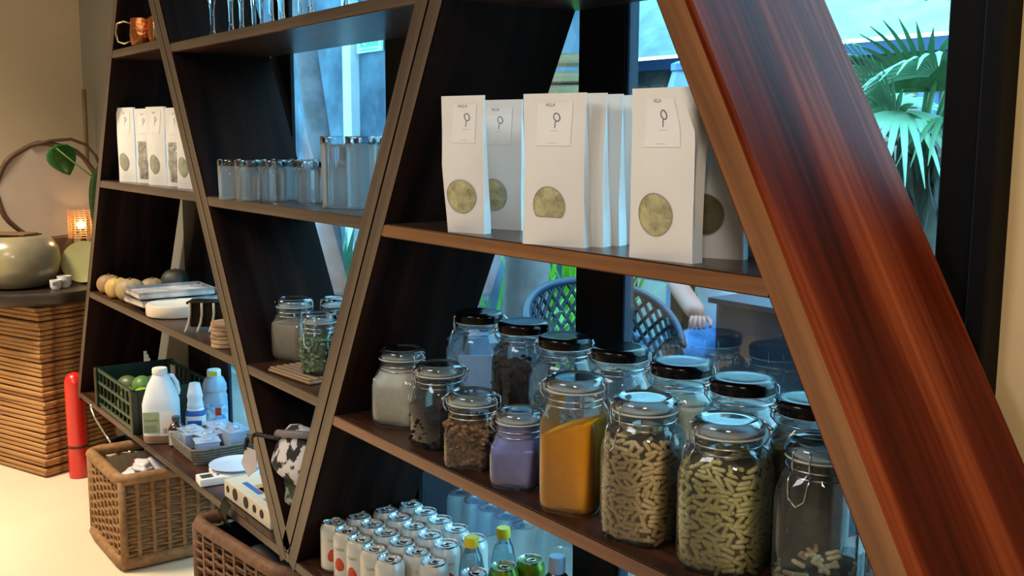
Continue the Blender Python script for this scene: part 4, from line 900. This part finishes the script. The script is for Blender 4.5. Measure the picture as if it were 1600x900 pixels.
# door leaf and panes low right
dr = thing('glass_door', 'blue-framed glass door of the building beyond the garden', 'door', (-2.45, 3.0, 0)); m_bf = P('sky_blue_frame', (120, 160, 210), .5)
for x in (-.13, .55): obj('door_frame', box(x, x+.07, -.03, .03, -.02, 1.62), m_bf, dr)
obj('door_frame', box(-.13, .62, -.03, .03, 1.62, 1.69), m_bf, dr); obj('door_panel', box(-.06, .55, .01, .03, -.02, 1.62), P('beige_door_panel', (170, 150, 120), .5, var=.3, scale=3, col2=(70, 70, 84)), dr)
wd = thing('garden_window', 'bright blue-framed window behind the woven chair', 'window', (-4.2, 3.0, 0))
obj('pane', box(-.10, .22, .0, .02, .3, .62), P('bright_painted_reflection', (226, 236, 240), .3, var=.1, scale=3), wd); obj('upper_pane', box(-.10, .22, .0, .02, .62, 1.0), P('blue_painted_reflection', (120, 170, 215), .3, var=.2, scale=4), wd); obj('frame', box(.16, .30, -.03, .03, -.02, 1.05), m_bf, wd); obj('frame', box(-.14, .3, -.03, .03, .22, .30), m_bf, wd)  # glass reflections put into the pane colours, bright below and blue above
bd = thing('brown_door', 'dark brown wooden door beside the bright window outside', 'door', (-3.86, 3.05, 0)); obj('leaf', box(-.05, .55, -.02, .03, -.02, 1.06), P('brown_door_wood', (78, 50, 48), .6, var=.3), bd); obj('handle', box(.0, .02, -.05, -.02, .35, .66), m_wire, bd)
# exit sign on concrete wall
sg = thing('exit_sign', 'green sign with a white arrow on the blue-grey garden wall', 'sign', (-7.74, 3.17, 2.185), 0)
obj('plate', box(-.21, .21, -.01, .01, -.088, .088), P('sign_mint', (170, 226, 206), .5, var=.03), sg); obj('green_field', box(-.15, .16, -.013, -.0101, -.045, .065), P('sign_green', (20, 150, 110), .5, var=.03), sg)
bm = box(-.06, .14, -.016, -.0131, -.012, .032); 
V = [bm.verts.new(p) for p in ((-.06, -.0150, -.034), (-.06, -.0150, .054), (-.135, -.0150, .010))]; bm.faces.new(V); obj('arrow', bm, m_white, sg); obj('caption_bar', box(-.14, .15, -.013, -.0101, -.072, -.062), P('sign_green', (20, 150, 110), .5), sg)
# trees, plants
def trunk(label, pts, r, col, tp=None):
    return tag(obj('tree_trunk', tube(pts, r, 12, False, None, tp), P('bark_%d' % col[0], col, .9, var=.4, scale=9, bump=.4), smooth=True), label, 'tree')
trunk('leaning grey tree trunk before the blue-grey wall', [(-6.85, 2.0, 2.9), (-6.46, 2.0, 2.0), (-6.31, 2.0, 1.5), (-6.23, 2.0, 1.2), (-6.12, 2.0, .6), (-6.08, 2.0, -.02)], .075, (112, 106, 112))
trunk('thick grey tree trunk seen under the near bag shelf', [(-3.52, 1.6, -.02), (-3.49, 1.6, .6), (-3.47, 1.6, .95), (-3.45, 1.62, 1.2)], .098, (150, 138, 136), [1.15, 1, .95, .9])
def shoots(name, label, loc, n, L_, W_, mat, spread, seed, cat='plant', jit=0.0):
    random.seed(seed); t = thing(name, label, cat, loc)
    for k in range(n):
        a = random.uniform(0, 2*PI); tl = random.uniform(.1, spread); l_ = L_*random.uniform(.6, 1.1)
        pts = []; m_ = 7; jx, jy = random.uniform(-jit, jit), random.uniform(-jit, jit)
        for i in range(m_):
            u = i/(m_-1); ro = math.sin(tl)*l_*u*(1+.6*u); z = math.cos(tl)*l_*u - .35*l_*u*u*math.sin(tl)
            w_ = W_*math.sin(PI*(.08+.9*u))
            for s in (-1, 0, 1): pts.append((jx+ro*math.cos(a)-s*w_*math.sin(a), jy+ro*math.sin(a)+s*w_*math.cos(a), z + (.2*w_ if s == 0 else 0)))
        obj('leaf', sheet(pts, m_, 3), mat, t, smooth=True)
    return t
m_fg = P('fresh_green', (120, 200, 90), .5, var=.4, scale=10); m_bgreen = P('blue_green_leaf', (92, 150, 120), .5, var=.4, scale=10)
shoots('green_shrub', 'bright green leafy shrub left of the thick trunk', (-4.02, 1.85, 0), 56, .95, .022, m_fg, .55, 3, jit=.12)
shoots('green_shrub', 'spiky shrub outside the window behind the clear bottle', (-5.75, 1.25, -.02), 44, .62, .012, m_bgreen, 1.0, 11)
shoots('green_shrub', 'tall lime green shrub rising behind the woven chair', (-4.22, 2.42, 0), 44, 1.75, .013, P('lime_leaf', (150, 220, 70), .5, var=.3), .3, 15, jit=.16)
shoots('green_shrub', 'low greyish plant outside below the glass shelf', (-7.1, 2.55, .0), 30, .8, .03, m_bgreen, .45, 19)
# fan palm
fp = thing('fan_palm', 'fan palm with drooping fronds beside the right window post', 'palm', (-1.78, 1.75, 0))
obj('trunk', tube([(0, .05, -.02), (.02, .05, .6), (.0, .03, 1.35)], .055, 10), P('palm_fibre', (70, 66, 54), .9, var=.4, scale=20), fp, smooth=True)
m_palm = P('palm_green', (92, 150, 104), .45, var=.4, scale=12); m_palml = P('palm_pale_green', (140, 196, 160), .45, var=.3, scale=12)
def fan(c, az, tilt, rad, n, mat, drop):
    bm = bmesh.new(); A = Vector((math.cos(az)*math.cos(tilt), math.sin(az)*math.cos(tilt), math.sin(tilt))); S = Vector((-math.sin(az), math.cos(az), 0)); c = Vector(c)
    for k in range(n):
        th = -1.45 + 2.9*k/(n-1); d = A*math.cos(th) + S*math.sin(th); L_ = rad*(1-.12*abs(th)); side = d.cross(A.cross(S)).normalized(); pts = []
        for i in range(6):
            u = i/5; p = c + d*L_*u + Vector((0, 0, -drop*rad*u**2.6)); w_ = .014*math.sin(PI*(.12+.86*u))*(rad/.4)
            for s in (-1, 0, 1): pts.append(p + side*s*w_ + Vector((0, 0, .004 if s == 0 else 0)))
        sheet(pts, 6, 3, bm=bm)
    obj('frond', bm, mat, fp, smooth=True); obj('frond_stalk', tube([(0, .03, 1.32), (c*.6 + Vector((0, .0, 1.35*.4)))[:], c[:]], .008, 6), m_palm, fp, smooth=True)
fan((-.04, -.06, 1.46), -2.2, 1.0, .30, 17, m_palm, .1); fan((.06, -.02, 1.58), -.9, .5, .32, 18, m_palml, .45); fan((.10, .05, 1.66), .5, .7, .34, 17, m_palml, .3)
fan((.02, -.12, 1.48), -1.0, -.2, .30, 18, m_palml, .5); fan((-.08, .02, 1.50), 2.6, .5, .28, 15, m_palm, .3); fan((.12, -.06, 1.46), -.1, .1, .28, 16, m_palm, .5); fan((.16, -.02, 1.60), .2, .6, .26, 17, m_palml, .35); fan((-.10, -.05, 1.44), -2.6, .1, .30, 16, m_palml, .6); fan((.02, .0, 1.54), -1.6, .9, .30, 18, m_palm, .15)
random.seed(21)
bm = bmesh.new()
for k in range(60):
    x, z = random.uniform(-.08, .10), random.uniform(1.18, 1.42); y = random.uniform(-.06, .06); merge(bm, leaf_bm(.13, .012, .2), Matrix.Translation((x, y, z)) @ Matrix.Rotation(random.uniform(0, 6.28), 4, 'Z'))
o = obj('dead_skirt', bm, P('dry_palm_skirt', (84, 96, 90), .8, var=.3), fp, smooth=True); o['kind'] = 'stuff'
# overhanging branch
br = thing('leafy_branch', 'overhanging branch with small blue-green leaves above the palm', 'branch', (-1.9, 2.1, 1.95))
obj('twig', tube([(1.2, .1, .35), (.6, .05, .12), (.2, 0, .0), (-.1, -.02, -.05)], .006, 6), m_branch, br)
random.seed(9)
for k in range(70):
    u = random.random(); obj('leaf', leaf_bm(.07, .014, .2), m_bgreen, br, (-.15+.8*u+random.uniform(-.05, .05), random.uniform(-.06, .06), .05*u+random.uniform(-.06, .07)), (random.uniform(-1, 1), random.uniform(-1, 1), random.uniform(0, 6)))
# lantern outside
ln = thing('garden_lantern', 'pale blue tapered lantern standing before the stone wall', 'lantern', (-3.45, 2.5, 1.05)); obj('lantern_body', lathe([(.10, 0), (.105, .55), (.075, .66), (.05, .68)], 8), P('pale_blue_metal', (150, 180, 212), .4, var=.1), ln, smooth=30); obj('lantern_top', lathe([(.085, .66), (.085, .69), (.03, .71)], 12), m_bf, ln); obj('lantern_post', box(-.04, .04, -.04, .04, -1.07, 0), m_black, ln)
# wooden crates behind the post
for k, z in enumerate((1.36, 1.535, 1.71)):
    t = thing('wooden_crate', 'pale wooden crate %s by the garden wall' % ['lowest of three', 'in the middle of the stack', 'on top of the stack'][k], 'crate', (-4.70, 2.85, z), .7, 'stacked wooden crates outside')
    for s in (-1, 1):
        for q in (-1, 1):
            obj('plank', box(-.2, .2, s*.14-.01, s*.14+.01, .085+q*.05-.028, .085+q*.05+.028), m_oak, t); obj('plank', box(s*.2-.01, s*.2+.01, -.14, .14, .085+q*.05-.028, .085+q*.05+.028), m_oak, t)
    obj('crate_bottom', box(-.2, .2, -.14, .14, 0, .02), m_oak, t)
tag(obj('plinth', box(-5.0, -4.46, 2.6, 3.1, -.02, 1.36), m_conc), 'concrete plinth carrying the stacked wooden crates', 'plinth')
# woven chairs
m_weave = P('dark_blue_woven_plastic', (26, 38, 56), .45, var=.2)
def chair(label, loc, rz):
    t = thing('woven_chair', label, 'chair', loc, rz)
    def S(th, v):
        zt = .86 - .20*(abs(th)/1.9)**2; r_ = .30+.03*v
        return Vector((r_*math.sin(th), r_*math.cos(th), .43 + (zt-.43)*v))
    bm = bmesh.new(); n = 22
    for dr_ in (-1, 1):
        for k in range(-8, n+8):
            pts = []
            for i in range(13):
                v = i/12; th = -1.9 + 3.8*(k + dr_*v*6)/n
                if -1.9 <= th <= 1.9: pts.append(S(th, v) + Vector((0, 0, 0)))
            if len(pts) > 1: tube(pts, .0085, 5, False, bm)
    obj('lattice_back', bm, m_weave, t, smooth=True)
    obj('rim', tube([S(-1.9+3.8*k/30, 1.0) for k in range(31)], .016, 8), P('chair_rim', (40, 56, 80), .4), t, smooth=True)
    obj('seat', lathe([(.27, .40), (.30, .42), (.30, .44), (.26, .45)], 28), m_weave, t, smooth=40)
    for a in (.8, 2.35, 3.93, 5.5): obj('leg', tube([(.24*math.cos(a), .24*math.sin(a), .42), (.28*math.cos(a), .28*math.sin(a), -.02)], .014, 8), m_weave, t, smooth=True)
    return t
c1 = chair('dark woven garden chair outside, straddling the black window post', (-2.80, 1.45, 0), 1.25)
c1.scale = (.86, .86, 1)
cb2 = thing('navy_cabinet', 'dark navy cabinet outside with faint lettering, behind the jars', 'cabinet', (-2.42, 2.0, 0))
m_nv = P('navy_board', (24, 34, 52), .5, var=.3, scale=5); obj('body', box(-.22, .24, -.15, .15, -.02, .80, .006), m_nv, cb2); obj('top', box(-.24, .26, -.17, .17, .80, .82), m_nv, cb2)
tb = flat_to_xz(text_bm('BY  B', .05))
for v in tb.verts: v.co += Vector((-.10, -.1515, .60))
obj('lettering', tb, P('faint_chalk', (80, 96, 116), .7), cb2)
tag(obj('planter_box', box(-3.55, -2.94, .95, 1.2, -.02, .72, .006), P('navy_planter', (62, 74, 98), .6, var=.2)), 'dark blue planter box outside behind the white cans', 'planter')

# ------------------------------------------------------------------ person outside (seated, seen through the pane)
pr = thing('person', 'seated person in blue jeans with a bare forearm on the knee, outside', 'person', (-3.08, 2.41, 0))
def skin(name, verts, edges, radii, mat, root, parent, sub=2):
    me = bpy.data.meshes.new(name); me.from_pydata(verts, edges, []); o = bpy.data.objects.new(name, me); COL.objects.link(o)
    o.modifiers.new('skin', 'SKIN'); o.modifiers['skin'].use_smooth_shade = True
    for v, rr in zip(me.skin_vertices[0].data, radii): v.radius = (rr, rr)
    me.skin_vertices[0].data[root].use_root = True
    s = o.modifiers.new('sub', 'SUBSURF'); s.levels = sub; s.render_levels = sub
    dg = bpy.context.evaluated_depsgraph_get(); m2 = bpy.data.meshes.new_from_object(o.evaluated_get(dg)); bpy.data.objects.remove(o)
    m2.materials.clear(); m2.materials.append(mat)
    for p in m2.polygons: p.use_smooth = True
    o = bpy.data.objects.new(name, m2); COL.objects.link(o); o.parent = parent; return o
m_skin = P('skin', (206, 128, 112), .5, var=.06); m_jean = P('blue_denim', (74, 120, 178), .8, var=.2, scale=40); m_shirt = P('white_shirt', (214, 220, 228), .8); m_hair = P('dark_hair', (36, 26, 22), .5)
# local frame: facing the window (towards +X,-Y)
fx_, fy_ = .62, -.78; sx_, sy_ = .78, .62
def L(f, s, z): return (fx_*f + sx_*s, fy_*f + sy_*s, z)
ve = [L(0, 0, .50), L(0, 0, .66), L(.02, 0, .84), L(.03, 0, 1.00), L(.03, 0, 1.08), L(.05, 0, 1.17), L(.06, 0, 1.25),
      L(.0, .17, .98), L(.02, .22, .78), L(.22, .15, .685), L(.31, .10, .685), L(.0, -.17, .98), L(.05, -.23, .78), L(.25, -.13, .70), L(.33, -.10, .69)]
body = skin('body', ve, [(0, 1), (1, 2), (2, 3), (3, 4), (4, 5), (5, 6), (3, 7), (7, 8), (8, 9), (9, 10), (3, 11), (11, 12), (12, 13), (13, 14)],
     [.13, .125, .135, .10, .055, .085, .075, .058, .046, .044, .042, .058, .046, .044, .042], m_skin, 0, pr)
jv = [L(0, 0, .50), L(.02, .10, .50), L(.42, .11, .595), L(.40, .12, .12), L(.50, .12, .03), L(.02, -.10, .50), L(.42, -.13, .56), L(.38, -.13, .12), L(.48, -.13, .03)]
skin('jeans', jv, [(0, 1), (1, 2), (2, 3), (0, 5), (5, 6), (6, 7)], [.15, .11, .075, .055, .045, .11, .075, .055, .045], m_jean, 0, pr)
sv = [L(0, 0, .54), L(0, 0, .68), L(.02, 0, .84), L(.03, 0, .98), L(.03, 0, 1.05), L(.0, .17, .97), L(.015, .21, .84), L(.0, -.17, .97), L(.03, -.22, .84)]
skin('shirt', sv, [(0, 1), (1, 2), (2, 3), (3, 4), (3, 5), (5, 6), (3, 7), (7, 8)], [.145, .140, .150, .115, .065, .075, .066, .075, .066], m_shirt, 0, pr)
for s, bx_ in ((.10, 10), (-.10, 14)):
    for k, (ds, ln_) in enumerate(((-.027, .050), (-.009, .060), (.009, .058), (.026, .046))):
        p0 = Vector(L(.33 + (.02 if s < 0 else 0), s+ds*.8, .682)); p1_ = Vector(L(.33+ln_*.7, s+ds, .668)); p2_ = Vector(L(.335+ln_, s+ds, .640))
        obj('finger', tube([p0, p1_, p2_], .009, 8, False, None, [1, .95, .7]), m_skin, body, smooth=True)
    obj('thumb', tube([L(.30, s-.03*(1 if s > 0 else -1), .672), L(.34, s-.05*(1 if s > 0 else -1), .662), L(.37, s-.052*(1 if s > 0 else -1), .648)], .010, 8, False, None, [1, .95, .75]), m_skin, body, smooth=True)
hc = Vector(L(.065, 0, 1.24))
obj('hair', ball(.098, 18, 14, 1, 1, 1.12, c=hc + Vector(L(-.022, 0, .022))), m_hair, pr, smooth=True)
for s in (-.032, .032):
    obj('eye', ball(.010, 10, 8, c=hc + Vector(L(.078, s, .0))), m_white, body, smooth=True); obj('ear', ball(.022, 10, 8, .5, .5, 1, c=hc + Vector(L(-.005, s*2.6, -.005))), m_skin, body, smooth=True)
obj('nose', ball(.013, 10, 8, 1, 1, 1.5, c=hc + Vector(L(.090, 0, -.028))), m_skin, body, smooth=True); obj('mouth', ball(.018, 10, 8, 1, 1, .3, c=hc + Vector(L(.078, 0, -.060))), P('lips', (170, 96, 92), .5), body, smooth=True)
for s in (.12, -.13): obj('shoe', ball(.06, 14, 10, 1.0, 1.0, .7, c=L(.44, s, .025)), m_black, pr, smooth=True)
st = thing('stool', 'plain dark stool under the person in jeans outside', 'stool', (-3.08, 2.41, 0)); obj('seat', box(-.19, .19, -.19, .19, .335, .37, .008), m_weave, st)
for a in (-1, 1):
    for c_ in (-1, 1): obj('leg', box(a*.15-.018, a*.15+.018, c_*.15-.018, c_*.15+.018, -.02, .335), m_weave, st)
